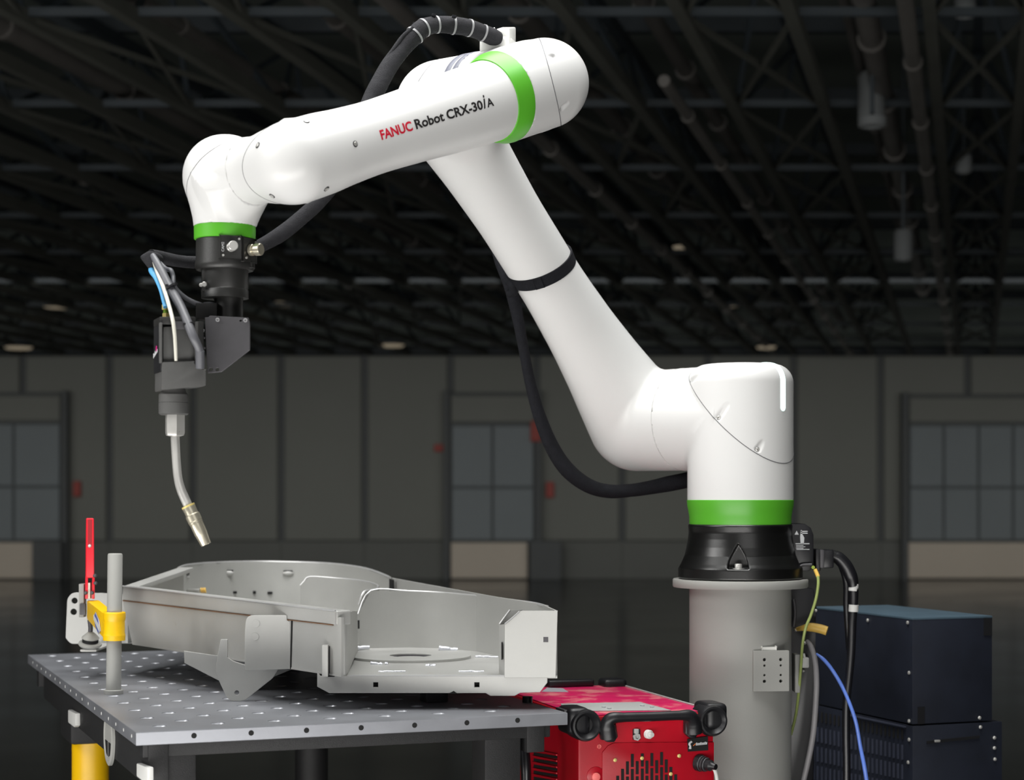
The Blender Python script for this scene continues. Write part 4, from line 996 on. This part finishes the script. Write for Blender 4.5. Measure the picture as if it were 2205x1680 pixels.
# corner post and inner side wall of the open chamber
dF = 3.853
MB().prism([P(729, 1457, dF-.004), P(746, 1457, dF-.004), P(746, 1319, dF-.004), P(729, 1317, dF-.004)], (0, .05, 0), .006, 3).make('corner_post', decksteel, dk)
sw_t = [P(745, 1325, dF), P(750, 1319, dF+.08), P(760, 1316, dF+.25), P(770, 1316.5, 4.47)]
sw_b = [P(745, 1457, dF), P(750, 1449, dF+.08), P(760, 1424, dF+.25), P(771, 1402, 4.47)]
MB().strip(sw_t, sw_b, .005).make('flank_wall', decksteel, dk)
zf = 1.021
def FL(px, d): return Vector(((px-CX)/FPX*d, d, zf))
floor_pts = [FL(735, dF), FL(1200, dF), FL(1200, 4.05), FL(1150, 4.25), FL(1090, 4.42), FL(1040, 4.52), FL(960, 4.62), FL(800, 4.62), FL(768, 4.58)]
MB().prism(floor_pts, (0, 0, -.005)).make('deck_floor', decksteel, dk, 0)
pf = [FWp(285, 1388, .004), FWp(420, 1408, .004), FWp(580, 1432, .004), FWp(735, 1457, .004), P(757, 1420, dF+.2), FL(768, 4.52), FL(800, 4.66), FL(880, 4.68), FL(950, 4.665)]
pr_ = [P(x, 1300, d) for x, d in ((386, 4.97), (430, 5.16), (515, 5.32), (610, 5.38), (710, 5.34), (770, 5.24), (838, 5.0), (900, 4.84), (962, 4.66))]
mb = MB(); pz_ = lambda v: Vector((v.x, v.y, 1.0365-.008*(4.9-v.y)))
for k in range(len(pf)-1):
    qd = [pz_(pf[k]), pz_(pf[k+1]), pz_(pr_[k+1]), pz_(pr_[k])]; mb.hexa([v-up*.004 for v in qd], qd)
mb.make('deck_pan', decksteel, dk, 0)
fcn = P(884, 1416.5, 0.379*FPX/(1416.5-HY)); fcn.z = zf
RD = M_(130, fcn.y)
cu_o = circ(0, 0, RD, 64); plate('spindle_disc', cu_o, [circ(0, 0, RD*.345, 40)], .006, fcn+Vector((0, 0, .006)), (1, 0, 0), (0, 1, 0), decksteel, dk, .0008)
MB().lathe([(RD*.345, -.012), (RD*.345, .003), (RD*.30, .003), (RD*.28, -.012)], fcn, up, 40).make('spindle_bore', bracketg, dk)
# chamber back wall
bw = [(771, 4.545, 1323), (798.5, 4.56, 1272.5), (880, 4.585, 1273.5), (960, 4.555, 1277.5), (1030, 4.46, 1284), (1090, 4.33, 1291), (1130, 4.20, 1296), (1155, 4.10, 1300), (1173, 4.02, 1305)]
bt, bb = [], []
for px, d, py in bw: bt.append(P(px, py, d)); bb.append(FL(px, d))
MB().strip(bt, bb, .005).make('chamber_wall', decksteel, dk)
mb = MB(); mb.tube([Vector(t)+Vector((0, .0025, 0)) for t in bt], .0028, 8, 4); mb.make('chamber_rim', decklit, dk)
MB().prism([P(1173, 1303, 4.02), P(1200, 1315, 3.87), P(1200, 1459, 3.87), P(1176, 1452, 4.02)], (-.004, -.002, 0)).make('end_plate', decksteel, dk, 0)
MB().box(P(771.5, 1345, 4.53), ((1, 0, 0), (0, 1, 0), up), (M_(5, 4.53), .01, M_(18, 4.53))).make('wall_slot', darkgap, dk, 0)
# boxed post on the right
dQ = 3.845
rp_ = facing_plate('box_plate', [(1086, 1460), (1087, 1344), (1119, 1317), (1126, 1315.5), (1201, 1315.5), (1197, 1460)], [], dQ, .006, decksteel, dk, .001)
MB().prism([P(1170, 1383, dQ-.0006), P(1180.5, 1383, dQ-.0006), P(1180.5, 1372, dQ-.0006), P(1170, 1372, dQ-.0006)], (0, .001, 0)).make('square_punch', bracketg, rp_, 0)
MB().strip([P(1074.5, 1346, dQ+.05), P(1087, 1344, dQ+.003)], [P(1074.5, 1457, dQ+.05), P(1087, 1459, dQ+.003)], .004).make('post_return', decksteel, dk)
MB().strip([P(1076, 1344, dQ+.055), P(1098, 1314, dQ+.06), P(1125, 1313, dQ+.065)], [P(1076, 1440, dQ+.055), P(1098, 1430, dQ+.06), P(1125, 1430, dQ+.065)], .004).make('inner_gusset', decksteel, dk)
mb = MB(); mb.tube([P(1076, 1344, dQ+.054), P(1086, 1330, dQ+.056), P(1098, 1314, dQ+.06)], .0022, 8, 4); mb.tube([P(1087, 1344, dQ-.001), P(1104, 1330, dQ-.001), P(1119, 1316.5, dQ-.001)], .0018, 8, 4); mb.make('bright_edge', decklit, dk)  # pale tubes paint the bright line along the chamfers
MB().box(P(1080.5, 1402, dQ+.02), ((1, 0, 0), (0, 1, 0), up), (.002, .02, .036), 0).make('return_slot', darkgap, dk)
# front flange
ff = facing_plate('flange', [(683, 1447), (683, 1479), (709, 1493), (1046, 1493), (1056, 1499), (1108, 1499), (1120, 1492.5), (1163, 1491), (1179, 1470), (1179, 1456), (690, 1456)], [(809, 1475, 5.2, 1), (1027, 1475, 5.2, 1)], dF-.004, .006, decksteel, dk, .001)
mb = MB(); mb.tube([P(748, 1456, dF-.002), P(900, 1455.5, dF-.002), P(1088, 1456, dF-.002)], .0022, 8, 3); mb.make('flange_bend', decklit, ff)
for x, y in ((809, 1475), (1027, 1475)):
    MB().box(P(x, y, dF+.012), ((1, 0, 0), (0, 1, 0), up), (.02, .002, .02)).make('hole_back', darkgap, ff)
MB().prism([P(938+28, 1494, dF-.0045), P(985, 1494, dF-.0045), P(977, 1488, dF-.0045)], (0, .002, 0)).make('relief_notch', darkgap, ff, 0)
# weld beads
def bead(x0_, y0_, x1_, y1_, d, r, dz=.0):
    n = 7; pts = []
    for k in range(n):
        t = k/(n-1); x = x0_+(x1_-x0_)*t; y = y0_+(y1_-y0_)*t; pts.append(P(x, y+random.uniform(-.5, .5), d)+Vector((0, 0, dz)))
    MB().tube(pts, [r*random.uniform(.8, 1.15) for _ in pts], 10, 4).make('weld_bead', weldm, dk)
df = lambda y: .379*FPX/(y-HY)
bead(766, 1396.5, 796, 1394, 4.50, .0055); bead(945, 1396, 985, 1401, 4.50, .0065); bead(1024, 1415, 1072, 1416, 4.30, .004)
bead(798, 1429, 824, 1432.5, df(1431), .005); bead(830, 1432, 835, 1431.5, df(1431), .006); bead(917, 1435.5, 938, 1434.5, df(1434), .005)
bead(815, 1447.5, 873, 1447, df(1447), .0038); bead(988, 1447, 1042, 1447.5, df(1447), .0038)
# rear curved wall, straight rear wall, left wall
rw = [(386, 1222, 4.97), (400, 1217.5, 5.05), (430, 1214, 5.16), (470, 1211.5, 5.26), (515, 1210, 5.32), (560, 1209.5, 5.36), (610, 1210.3, 5.38), (660, 1211.5, 5.38), (710, 1214, 5.34), (760, 1219.5, 5.26), (800, 1228, 5.15), (838, 1243, 5.0)]
def rear(px):      # depth on the rear arc at a column
    xs = [r[0] for r in rw]; return float(np.interp(px, xs, [r[2] for r in rw]))
rt_ = [P(x, y, d) for x, y, d in rw]; rb_ = [Vector((v.x, v.y, 1.02)) for v in rt_]
MB().strip(rt_, rb_, .006).make('curved_wall', decksteel, dk)
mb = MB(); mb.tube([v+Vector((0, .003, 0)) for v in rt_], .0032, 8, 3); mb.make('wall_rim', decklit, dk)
rs = [(836, 1243.5, 5.03), (900, 1255.5, 4.84), (980, 1270, 4.60), (1060, 1284.5, 4.37), (1120, 1294, 4.20), (1176, 1304, 4.03)]
rst = [P(x, y, d) for x, y, d in rs]
MB().strip(rst, [Vector((v.x, v.y, 1.02)) for v in rst], .006).make('slanted_wall', decksteel, dk)
MB().strip([P(838, 1247, 4.985), P(846, 1249, 4.965)], [P(838, 1290, 4.985), P(846, 1290, 4.965)], .004).make('wall_gap', darkgap, dk)
lw = [(265, 1262, 4.60), (325, 1241, 4.78), (386, 1221.5, 4.97)]
lt = [P(x, y, d) for x, y, d in lw]
MB().strip([t+Vector((.012, 0, -.006)) for t in lt], [Vector((t.x+.012, t.y, 1.03)) for t in lt], .006).make('short_wall', decksteel, dk)
ins = Vector((.042, -.012, 0))
MB().hexa([lt[0]-up*.012, lt[0]+ins-up*.012, lt[2]+ins*1.0-up*.012, lt[2]-up*.012], [lt[0], lt[0]+ins, lt[2]+ins*1.0, lt[2]], .003).make('short_rail', decksteel, dk)
# inner baffle that curls back on itself
bf = [(647, 1261, 4.92), (655, 1252, 4.92), (667, 1242, 4.92), (715, 1244.5, 4.90), (760, 1248.5, 4.86), (790, 1253, 4.81), (806, 1257.5, 4.76), (814, 1262, 4.72), (811, 1267, 4.69), (798, 1270.5, 4.665), (785, 1273.5, 4.65), (778, 1284, 4.64), (772, 1302, 4.635)]
bft = [P(x, y, d) for x, y, d in bf]; MB().strip(bft, [Vector((v.x, v.y, 1.02)) for v in bft], .004).make('inner_baffle', decksteel, dk)
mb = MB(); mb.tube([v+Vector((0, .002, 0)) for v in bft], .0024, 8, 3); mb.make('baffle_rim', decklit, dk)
for x, y, w, h in ((505.5, 1276, 9, 5), (548, 1276, 6, 6), (581.5, 1277, 10, 5), (403.5, 1234, 9, 4)):
    d = rear(x)-.002; MB().box(P(x, y, d), ((1, .0, 0), (0, 1, 0), up), (M_(w, d), .006, M_(h, d))).make('punched_slot', darkgap, dk, 0)
for x, y in ((493, 1233), (620, 1234), (403, 1242)):
    d = rear(x)-.001; r = M_(12 if x > 450 else 6, d)
    MB().sphere(P(x, y+1, d), r, (1, .45, .5), 16).make('pressed_dimple', decksteel, dk)
    MB().box(P(x, y-4.5, d-.002), ((1, 0, 0), (0, 1, 0), up), (r*1.6, .006, .002)).make('dimple_slot', darkgap, dk, 0)
mb = MB(); mb.cyl(P(405, 1273, 4.98), P(432, 1272, 4.96), .006, 14); pin = mb.make('stud', steel, dk)
for x in (433, 437, 441): MB().cyl(P(x, 1271.6, 4.955), P(x+2.2, 1271.3, 4.955), .0075, 14).make('stud_ring', hookyel, pin)
# lug plate at the left end, its shelf carries the clamp pad
lp = facing_plate('lug_plate', [(141, 1374), (144.5, 1290), (153, 1279), (162, 1276), (212, 1277.5), (214, 1277), (300, 1282), (300, 1386), (155, 1387), (148, 1383)], [(160.5, 1294, 6.5, 0), (158.5, 1318, 6.8, 0)], 4.64, .006, decksteel, dk, .001, [.004, .01, .01, .01, .0, .0, .0, .004, .006, .006])
zs = P(194, 1392, dE).z-.006
MB().box(Vector((P(194, 1390, 4.47).x, 4.545, zs-.003)), ((1, 0, 0), (0, 1, 0), up), (.040, .19, .006), .002).make('lug_shelf', decksteel, dk)
# feet that carry the weldment on the table
for s, l, zt_ in ((.42, 1.00, 1.02), (.62, 1.30, 1.015), (.70, .30, 1.016), (.36, .72, 1.015)):
    MB().box(TT(s, l, (TZ+zt_)/2), (tFd, tLd, up), (.05, .05, zt_-TZ), .003).make('support_foot', bracketg, dk)

# ------------------------------------------------------------------ red welding power source
wF = Vector((math.cos(math.radians(17)), math.sin(math.radians(17)), 0)); wB = Vector((-wF.y, wF.x, 0))
wo_ = Vector(((1245-CX)/FPX*3.95, 3.95, 0)); WW, WL = .318, .60; ZW, ZB = .922, .50
def W(s, l, z): return wo_+wF*s+wB*l+Vector((0, 0, z))
def Wf(px, py, off=0.):     # front face point at a photo position
    r = Vector(((px-CX)/FPX, 1, -(py-HY)/FPX)); c = Vector((0, 0, CAMZ)); t = (wo_-wB*off-c).dot(wB)/r.dot(wB); return c+r*t
def Wl(px, py, off=0.):     # left face
    r = Vector(((px-CX)/FPX, 1, -(py-HY)/FPX)); c = Vector((0, 0, CAMZ)); t = (wo_-wF*off-c).dot(wF)/r.dot(wF); return c+r*t
def Wt(px, py, off=.0):     # top face
    d = (CAMZ-ZW-off)*FPX/(py-HY); return P(px, py, d)
wel = thing('welding_power_source', 'red welding power source with black corner bumpers and front handle beside the pedestal', 'welder', W(WW/2, WL/2, ZB))
wb = -wB
MB().box(W(WW/2, WL/2, (ZW+ZB)/2), (wF, wB, up), (WW, WL, ZW-ZB), .006).make('case', weldred, wel)
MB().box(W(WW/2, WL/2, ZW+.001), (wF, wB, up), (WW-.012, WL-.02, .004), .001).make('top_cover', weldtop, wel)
MB().box(W(WW-.004, WL/2, ZW+.004), (wF, wB, up), (.005, WL-.05, .004), .001).make('top_trim', panelg, wel)
fpn = MB().prism([Wf(1296, 1720), Wf(1536, 1720), Wf(1536, 1598), Wf(1320, 1600), Wf(1308, 1606), Wf(1296, 1620)], wb*.004, .001).make('face_panel', weldred, wel)
MB().prism([Wt(1183+28, 1533, .003), Wt(1445, 1531, .003), Wt(1378, 1513.5, .003), Wt(1208, 1517, .003)], (0, 0, .002), .0006).make('control_panel', panelg, wel)
MB().prism([Wt(1166, 1490.5, .003), Wt(1224, 1491, .003), Wt(1212, 1483, .003), Wt(1178, 1482, .003)], (0, 0, .001)).make('label_plate', labelsil, wel, 0)
for px, py in ((1300, 1524), (1312, 1527), (1383, 1521), (1404, 1524)): MB().lathe([(.005, 0), (.005, .003), (0, .003)], Wt(px, py, .005), up, 10).make('panel_key', printw, wel)
# bumpers
for i, (px, py) in enumerate(((1263, 1563), (1536, 1553))):
    c = Wf(px, py, .012)
    MB().lathe([(.0345, -.055), (.0350, -.004), (.0320, .004), (.0280, .0045), (.0200, -.004), (.0170, -.010), (.0090, -.010), (.0070, -.004), (0, -.003)], c, wb, 36).make('corner_bumper', rubber, wel)
    cc_ = c+wB*.045+wF*(-.014 if i == 0 else .012)+up*.008
    MB().box(cc_, (wF, wB, up), (.052, .085, .060), .016, 4).make('bumper_shell', rubber, wel)
    for k in range(3):
        if i == 0: MB().box(cc_-wF*.022+up*(.022-.013*k)+wB*.005, (wF, wB, up), (.016, .06, .006), .002).make('bumper_rib', bracketg, wel)
    MB().lathe([(.0045, -.002), (.0045, .002), (0, .003)], c-wb*.006, wb, 12).make('bumper_screw', bracketg, wel)
for s in (.03, WW-.03):
    MB().box(W(s, WL-.03, ZW+.004), (wF, wB, up), (.06, .06, .036), .012, 3).make('bumper', rubber, wel)
MB().box(W(WW/2+.02, WL-.02, ZW+.012), (wF, wB, up), (.12, .03, .018), .006, 3).make('handle', rubber, wel)
# front handle
hp = [Wf(1311, 1588, .012), Wf(1309, 1565, .016), Wf(1316, 1548, .026), Wf(1345, 1545, .030), Wf(1400, 1543.5, .030), Wf(1460, 1541, .030), Wf(1486, 1542, .026), Wf(1493, 1558, .016), Wf(1494, 1578, .012)]
MB().tube(hp, [.020, .019, .0135, .0105, .0105, .0105, .0135, .018, .0185], 18, 6).make('handle', rubber, wel)
MB().prism([Wf(1290, 1556, .001), Wf(1322, 1556, .001), Wf(1326, 1585, .001), Wf(1318, 1597, .001), Wf(1302, 1597, .001), Wf(1292, 1585, .001)], wb*.016, .004).make('handle_foot', rubber, wel)
MB().prism([Wf(1470, 1550, .001), Wf(1508, 1550, .001), Wf(1500, 1572, .001), Wf(1492, 1590, .001), Wf(1480, 1588, .001), Wf(1470, 1578, .001)], wb*.016, .004).make('handle_foot', rubber, wel)
# front details
MB().prism([Wf(1362, 1593, .0), Wf(1378, 1593), Wf(1378, 1570), Wf(1362, 1570)], wb*.003, .001).make('socket_plate', darkgap, wel)
MB().box(Wf(1370, 1575, .006), (wF, wB, up), (.009, .008, .010), .001).make('data_socket', panelg, wel)
MB().lathe([(.0085, 0), (.0085, .006), (.0045, .006), (.0045, .002), (0, .002)], Wf(1370, 1587, .002), wb, 6).make('hex_socket', panelg, wel)
MB().lathe([(.0098, 0), (.0098, .009), (.0080, .011), (.0055, .011), (.005, .019), (0, .0195)], Wf(1394, 1581, .001), (wb+wF*.25).normalized(), 20).make('white_cap', offwhite, wel)
vg = MB()
for px, y in ((1330, 1671), (1340.5, 1656), (1351, 1640), (1361.5, 1624), (1372, 1639.5), (1383, 1623), (1393, 1638.5), (1403.5, 1622), (1414, 1637.5), (1424.5, 1620), (1434.5, 1636), (1444.5, 1652), (1455, 1668), (1319.5, 1687), (1465, 1684)):
    while y < 1720:
        vg.prism([Wf(px-3.1, y+28, .0048), Wf(px+3.1, y+28, .0048), Wf(px+3.1, y, .0048), Wf(px-3.1, y, .0048)], wb*.0006); y += 32.5
vg.make('vent_slots', darkgap, fpn, 0)
for px, py in ((1324, 1637), (1462, 1628), (1382, 1633), (1444, 1667)):
    MB().lathe([(.0042, 0), (.0042, .002), (.002, .003), (0, .003)], Wf(px, py, .0055), wb, 12).make('panel_screw', brass, fpn)
MB().lathe([(.020, 0), (.020, .002), (.018, .003), (0, .003)], Wf(1282, 1671, .0), wb, 28).make('button_bezel', weldred, wel)
MB().lathe([(.0095, .002), (.0095, .006), (.008, .007), (0, .007)], Wf(1282, 1673, .001), wb, 22).make('push_button', pinkbtn, wel)
MB().lathe([(.0048, .0), (.0048, .0008), (.0036, .0008), (.0036, .0), (0, .0)], Wf(1290, 1608, .0008), wb, 20).make('earth_mark', pinkbtn, wel)
stk = MB().prism([Wf(1481, 1619, .0045), Wf(1525, 1616, .0045), Wf(1524, 1586, .0045), Wf(1480, 1592, .0045)], wb*.0006).make('sticker', darkgap, wel, 0)
mb = MB(); mb.tube([Wf(1486, 1613, .0055), Wf(1486.5, 1607, .0055), Wf(1484.5, 1602, .0055), Wf(1489.5, 1597, .0055)], [.0034, .0024, .0026, .0024], 8, 4); mb.make('robot_symbol', printw, stk)
MB().prism([Wf(1491.5, 1607, .0054), Wf(1494, 1606.5, .0054), Wf(1499, 1601, .0054), Wf(1496, 1602, .0054)], wb*.0004).make('orange_mark', mat('print_orange', (226, 120, 60), .5, var=.02), stk, 0)
mb = MB()
for k in range(8):
    h = .0050 if k % 3 else .0062; a = Wf(1498+k*3.1, 1605.8-k*.32, .0056); b = Wf(1500.5+k*3.1, 1605.5-k*.32, .0056)
    mb.prism([a, b, b+up*h+wF*.0008, a+up*h+wF*.0008], wb*.0003)
mb.make('sticker_print', printw, stk, 0)
# rear plug and its cable on the front, lower right
c = Wf(1503, 1642, .002); ad = (wb+wF*.55-up*.12).normalized()
plg = MB().lathe([(.0190, 0), (.0190, .010), (.0165, .012), (.0165, .022), (.0125, .024), (.0125, .036), (.008, .040), (.0065, .050), (0, .050)], c, ad, 16).make('round_plug', rubber, wel)
for k in range(3): MB().lathe([(.0172-.001*k, .011+k*.006), (.0178-.001*k, .012+k*.006), (.0172-.001*k, .0135+k*.006)], c, ad, 16).make('plug_ring', bracketg, plg)
MB().tube([c+ad*.046, Wf(1535, 1652, .035), Wf(1541, 1664, .036), Wf(1545, 1690, .034), Wf(1546, 1740, .03)], .0042, 12, 8).make('plug_cable', padwhite, wel)
# left side: louvres, bolt, mark
lv = MB()
for k in range(7):
    y = 1618+k*13.2
    lv.prism([Wl(1150, y+7+1, .0012), Wl(1200, y+7+9, .0012), Wl(1200, y+11, .0012), Wl(1150, y+2, .0012)], -wF*.0008)
lv.make('louvres', darkgap, wel, 0)
for k in range(7):
    y = 1618+k*13.2; MB().prism([Wl(1148, y+1, .001), Wl(1201, y+10, .001), Wl(1201, y+6, .001), Wl(1148, y-5, .001)], -wF*.004, .001).make('louvre_lip', weldred, wel, 0)
MB().lathe([(.011, 0), (.011, .003), (.006, .006), (0, .007)], Wl(1173, 1572, .001), -wF, 18).make('bolt', rubber, wel)
# cart under the welder
crt = thing('welder_cart', 'low black steel cart carrying the red welding power source', 'cart', W(WW/2, WL/2, 0))
MB().box(W(WW/2, WL/2, ZB-.02), (wF, wB, up), (WW+.02, WL+.02, .038), .006).make('cart_shelf', frameblk, crt)
for s in (.015, WW-.015):
    for l in (.03, WL-.03):
        MB().box(W(s, l, (ZB-.04+.10)/2), (wF, wB, up), (.03, .03, ZB-.04-.10), .003).make('cart_post', frameblk, crt)
        MB().cyl(W(s-.015, l, .05), W(s+.015, l, .05), .05, 20, None, .004).make('cart_wheel', rubber, crt)
hose('welder_hose', [(1136, 1500, 3.99, 11), (1134, 1550, 3.99, 11), (1131, 1580, 3.99, 11), (1129, 1610, 3.99, 11.5), (1132, 1650, 3.98, 11.5), (1133, 1690, 3.98, 11), (1133, 1740, 3.98, 11)], cableblk, 'black rubber hose hanging down the left side of the red welder', 'hose')

# ------------------------------------------------------------------ dark cabinet right of the pedestal
cF = Vector((math.cos(math.radians(20)), math.sin(math.radians(20)), 0)); cB = Vector((-cF.y, cF.x, 0))
co = Vector(((1965-CX)/FPX*4.6, 4.6, 0)); CW, CL = .2366, .50; CZ = CAMZ-(1333-HY)/FPX*4.6; CM = CAMZ-(1562-HY)/FPX*4.6
def Cc(s, l, z): return co+cF*s+cB*l+Vector((0, 0, z))
def CLf(px, py, off=0.):
    r = Vector(((px-CX)/FPX, 1, -(py-HY)/FPX)); c = Vector((0, 0, CAMZ)); t = (co-cF*off-c).dot(cF)/r.dot(cF); return c+r*t
def CFf(px, py, off=0.):
    r = Vector(((px-CX)/FPX, 1, -(py-HY)/FPX)); c = Vector((0, 0, CAMZ)); t = (co-cB*off-c).dot(cB)/r.dot(cB); return c+r*t
cab = thing('control_cabinet', 'tall dark blue-black control cabinet with louvred side right of the pedestal', 'cabinet', Cc(CW/2, CL/2, 0))
MB().box(Cc(CW/2, CL/2, (CZ+CM)/2), (cF, cB, up), (CW, CL, CZ-CM-.004), .002).make('case', cabm, cab)
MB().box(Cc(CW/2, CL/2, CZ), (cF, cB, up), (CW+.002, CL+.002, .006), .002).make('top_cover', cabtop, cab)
MB().box(Cc(.266/2, CL/2, (CM+.04)/2), (cF, cB, up), (.266, CL+.002, CM-.04-.004), .002).make('case', cabm, cab)
for s in (.02, CW-.02):
    for l in (.03, CL-.03): MB().cyl(Cc(s, l, 0), Cc(s, l, .045), .02, 16).make('cabinet_foot', rubber, cab)
MB().prism([CLf(1828, 1541, .001), CLf(1951, 1567, .001), CLf(1951, 1564, .001), CLf(1828, 1538, .001)], -cF*.006).make('ledge', cabslot, cab, 0)
lvm, lvk = MB(), MB()
rows = [(1572, 22), (1598+8, 32), (1648, 32), (1690, 30)]
for ri, (y0_, h) in enumerate(rows):
    for k in range(22):
        px = 1752+k*9.1
        if px > 1952: continue
        sl_ = (px-1951)*.21
        (lvk if ri == 0 else lvm).prism([CLf(px-1.7, y0_+h+sl_, .001), CLf(px+1.7, y0_+h+sl_, .001), CLf(px+1.7, y0_+sl_, .001), CLf(px-1.7, y0_+sl_, .001)], -cF*.0015)
o = lvm.make('louvres', cabslot, cab, 0); o['kind'] = 'stuff'
o = lvk.make('slots', darkgap, cab, 0); o['kind'] = 'stuff'
for px, py in ((1955, 1341), (1869, 1336), (1958, 1449), (1958, 1553), (1958, 1593), (1956, 1642)):
    MB().lathe([(.0048, 0), (.0048, .002), (.003, .0035), (0, .0035)], CLf(px, py, .001), -cF, 12).make('case_screw', steel, cab)
for px, py in ((2109, 1546), (2111, 1566), (2141, 1589), (2141, 1611), (2142, 1635)):
    MB().lathe([(.0045, 0), (.0045, .002), (.003, .0035), (0, .0035)], CFf(px, py, .002), -cB, 12).make('case_screw', steel, cab)
MB().prism([CFf(1995, 1602, .001), CFf(2108, 1590, .001), CFf(2108, 1584, .001), CFf(1995, 1596, .001)], -cB*.003).make('door_slot', cabdark, cab, 0)
MB().box(CFf(2018, 1596, .004), (cF, cB, up), (.016, .006, .006), .002).make('door_latch', steel, cab)
MB().prism([CFf(1976, 1560, .001), CFf(1991, 1559, .001), CFf(1991, 1522, .001), CFf(1976, 1523, .001)], -cB*.001).make('slot', cabdark, cab, 0)
MB().prism([CFf(2118, 1369, .001), CFf(2136, 1369, .001), CFf(2136, 1331, .001), CFf(2118, 1331, .001)], -cB*.001).make('slot', cabdark, cab, 0)

# ------------------------------------------------------------------ dark junction box and cables behind the pedestal
jb = thing('junction_box', 'black junction box behind the right side of the pedestal under the flange', 'box', P(1735, 1500, 4.55))
MB().prism([P(1690, 1720, 4.52), P(1752, 1720, 4.52), P(1757, 1330, 4.52), P(1759, 1310, 4.52), P(1752, 1268, 4.52), P(1690, 1262, 4.52)], (0, .10, 0), .003).make('box_body', cableblk, jb)
MB().box(Vector((P(1722, 1500, 4.57).x, 4.57, .33)), ((1, 0, 0), (0, 1, 0), up), (.05, .07, .66), .002).make('box_stand', cableblk, jb)
MB().tube([P(1709, 1290, 4.50), P(1712, 1320, 4.50), P(1709, 1350, 4.50)], .0045, 10).make('edge_bead', bracketg, jb)
MB().box(P(1733.5, 1427, 4.50), ((1, 0, 0), (0, 1, 0), up), (M_(15, 4.5), .02, M_(22, 4.5)), .003).make('white_connector', offwhite, jb)
MB().cyl(P(1730, 1408, 4.50), P(1732, 1416, 4.50), .0035, 10).make('connector_pin', offwhite, jb)
for px, py in ((1757, 1315), (1733, 1385), (1730, 1445)): MB().sphere(P(px, py, 4.51), .004).make('box_screw', steel, jb)
hk = thing('wall_hook', 'pale yellow plastic-coated hook sticking out right of the pedestal', 'hook', P(1745, 1355, 4.46))
MB().tube([P(1714, 1356, 4.50), P(1728, 1353, 4.47), P(1745, 1351, 4.46), P(1765, 1354, 4.455), P(1781, 1359, 4.45)], [M_(3.5, 4.46), M_(6, 4.46), M_(9.5, 4.46), M_(10, 4.46), M_(10, 4.46)], 18, 8).make('hook_sleeve', hookyel, hk)
MB().cyl(P(1716, 1356, 4.49), P(1712, 1357, 4.52), .004, 10).make('hook_rod', steel, hk)
cbt = thing('controller_cable', 'thick black control cable arching down from the robot base with white bands', 'cable', P(1840, 1270, 4.41))
mp_ = [(1797, 1198, 4.40, 13), (1808, 1204, 4.40, 14), (1822, 1220, 4.40, 14.5), (1833, 1243, 4.40, 14), (1838, 1265, 4.40, 10.5), (1838, 1300, 4.40, 9.5), (1835, 1340, 4.40, 9.5), (1833, 1400, 4.40, 9), (1829, 1450, 4.40, 8.5), (1823, 1510, 4.40, 8.5), (1822, 1580, 4.40, 8.5), (1823, 1640, 4.40, 8.5), (1823, 1740, 4.40, 8.5)]
MB().tube([P(x, y, d) for x, y, d, r in mp_], [M_(r, d) for x, y, d, r in mp_], 18, 8).make('cable_jacket', cableblk, cbt)
m2_ = [(1805, 1203, 4.42, 8), (1815, 1225, 4.42, 8), (1823, 1255, 4.42, 8), (1823, 1300, 4.42, 7.5), (1825, 1340, 4.42, 7), (1828, 1400, 4.42, 6)]
MB().tube([P(x, y, d) for x, y, d, r in m2_], [M_(r, d) for x, y, d, r in m2_], 14, 8).make('thin_cable', cableblk, cbt)
for y in (1265, 1310):
    c = P(1838, y, 4.40); MB().lathe([(M_(9, 4.4), -.0085), (M_(10.6, 4.4), -.0085), (M_(10.6, 4.4), .0085), (M_(9, 4.4), .0085)], c, (.06, 0, 1), 24).make('white_band', padwhite, cbt)
gw = thing('earth_wire', 'thin green and yellow earth wire hanging from the robot base', 'wire', P(1755, 1240, 4.33))
gp_ = [(1761, 1240, 4.335), (1762, 1258, 4.33), (1757, 1290, 4.33), (1746, 1325, 4.33), (1735, 1352, 4.33), (1728, 1390, 4.34), (1725, 1430, 4.36), (1721, 1480, 4.38), (1716, 1525, 4.41), (1711, 1552, 4.44), (1703, 1582, 4.47)]
MB().tube([P(*q) for q in gp_], M_(3.2, 4.34), 12, 8).make('wire_insulation', wiregy, gw)
MB().cyl(P(1755, 1226, 4.342), P(1762, 1243, 4.335), M_(4.2, 4.34), 14, None, .001).make('wire_lug', hookyel, gw)
hose('sensor_wire', [(1758, 1408, 4.43, 2), (1772, 1419, 4.42, 4), (1790, 1440, 4.41, 4), (1813, 1478, 4.40, 4), (1832, 1522, 4.375, 4), (1844, 1560, 4.37, 4), (1853, 1610, 4.37, 4.2), (1861, 1650, 4.36, 4.5), (1869, 1700, 4.36, 4.5), (1876, 1750, 4.36, 4.5)], wireblue, 'thin bright blue wire curving down in front of the dark cabinet', 'wire', 12)
hose('supply_wire', [(1737, 1380, 4.46, 4), (1746, 1392, 4.45, 6), (1755, 1425, 4.44, 6.3), (1758, 1470, 4.43, 6.3), (1756, 1520, 4.43, 6.3), (1751, 1580, 4.43, 6.3), (1741, 1635, 4.43, 6.3), (1728, 1690, 4.43, 6), (1715, 1740, 4.43, 6)], wiregrey, 'thick light grey cable curving down just right of the pedestal', 'cable', 12)
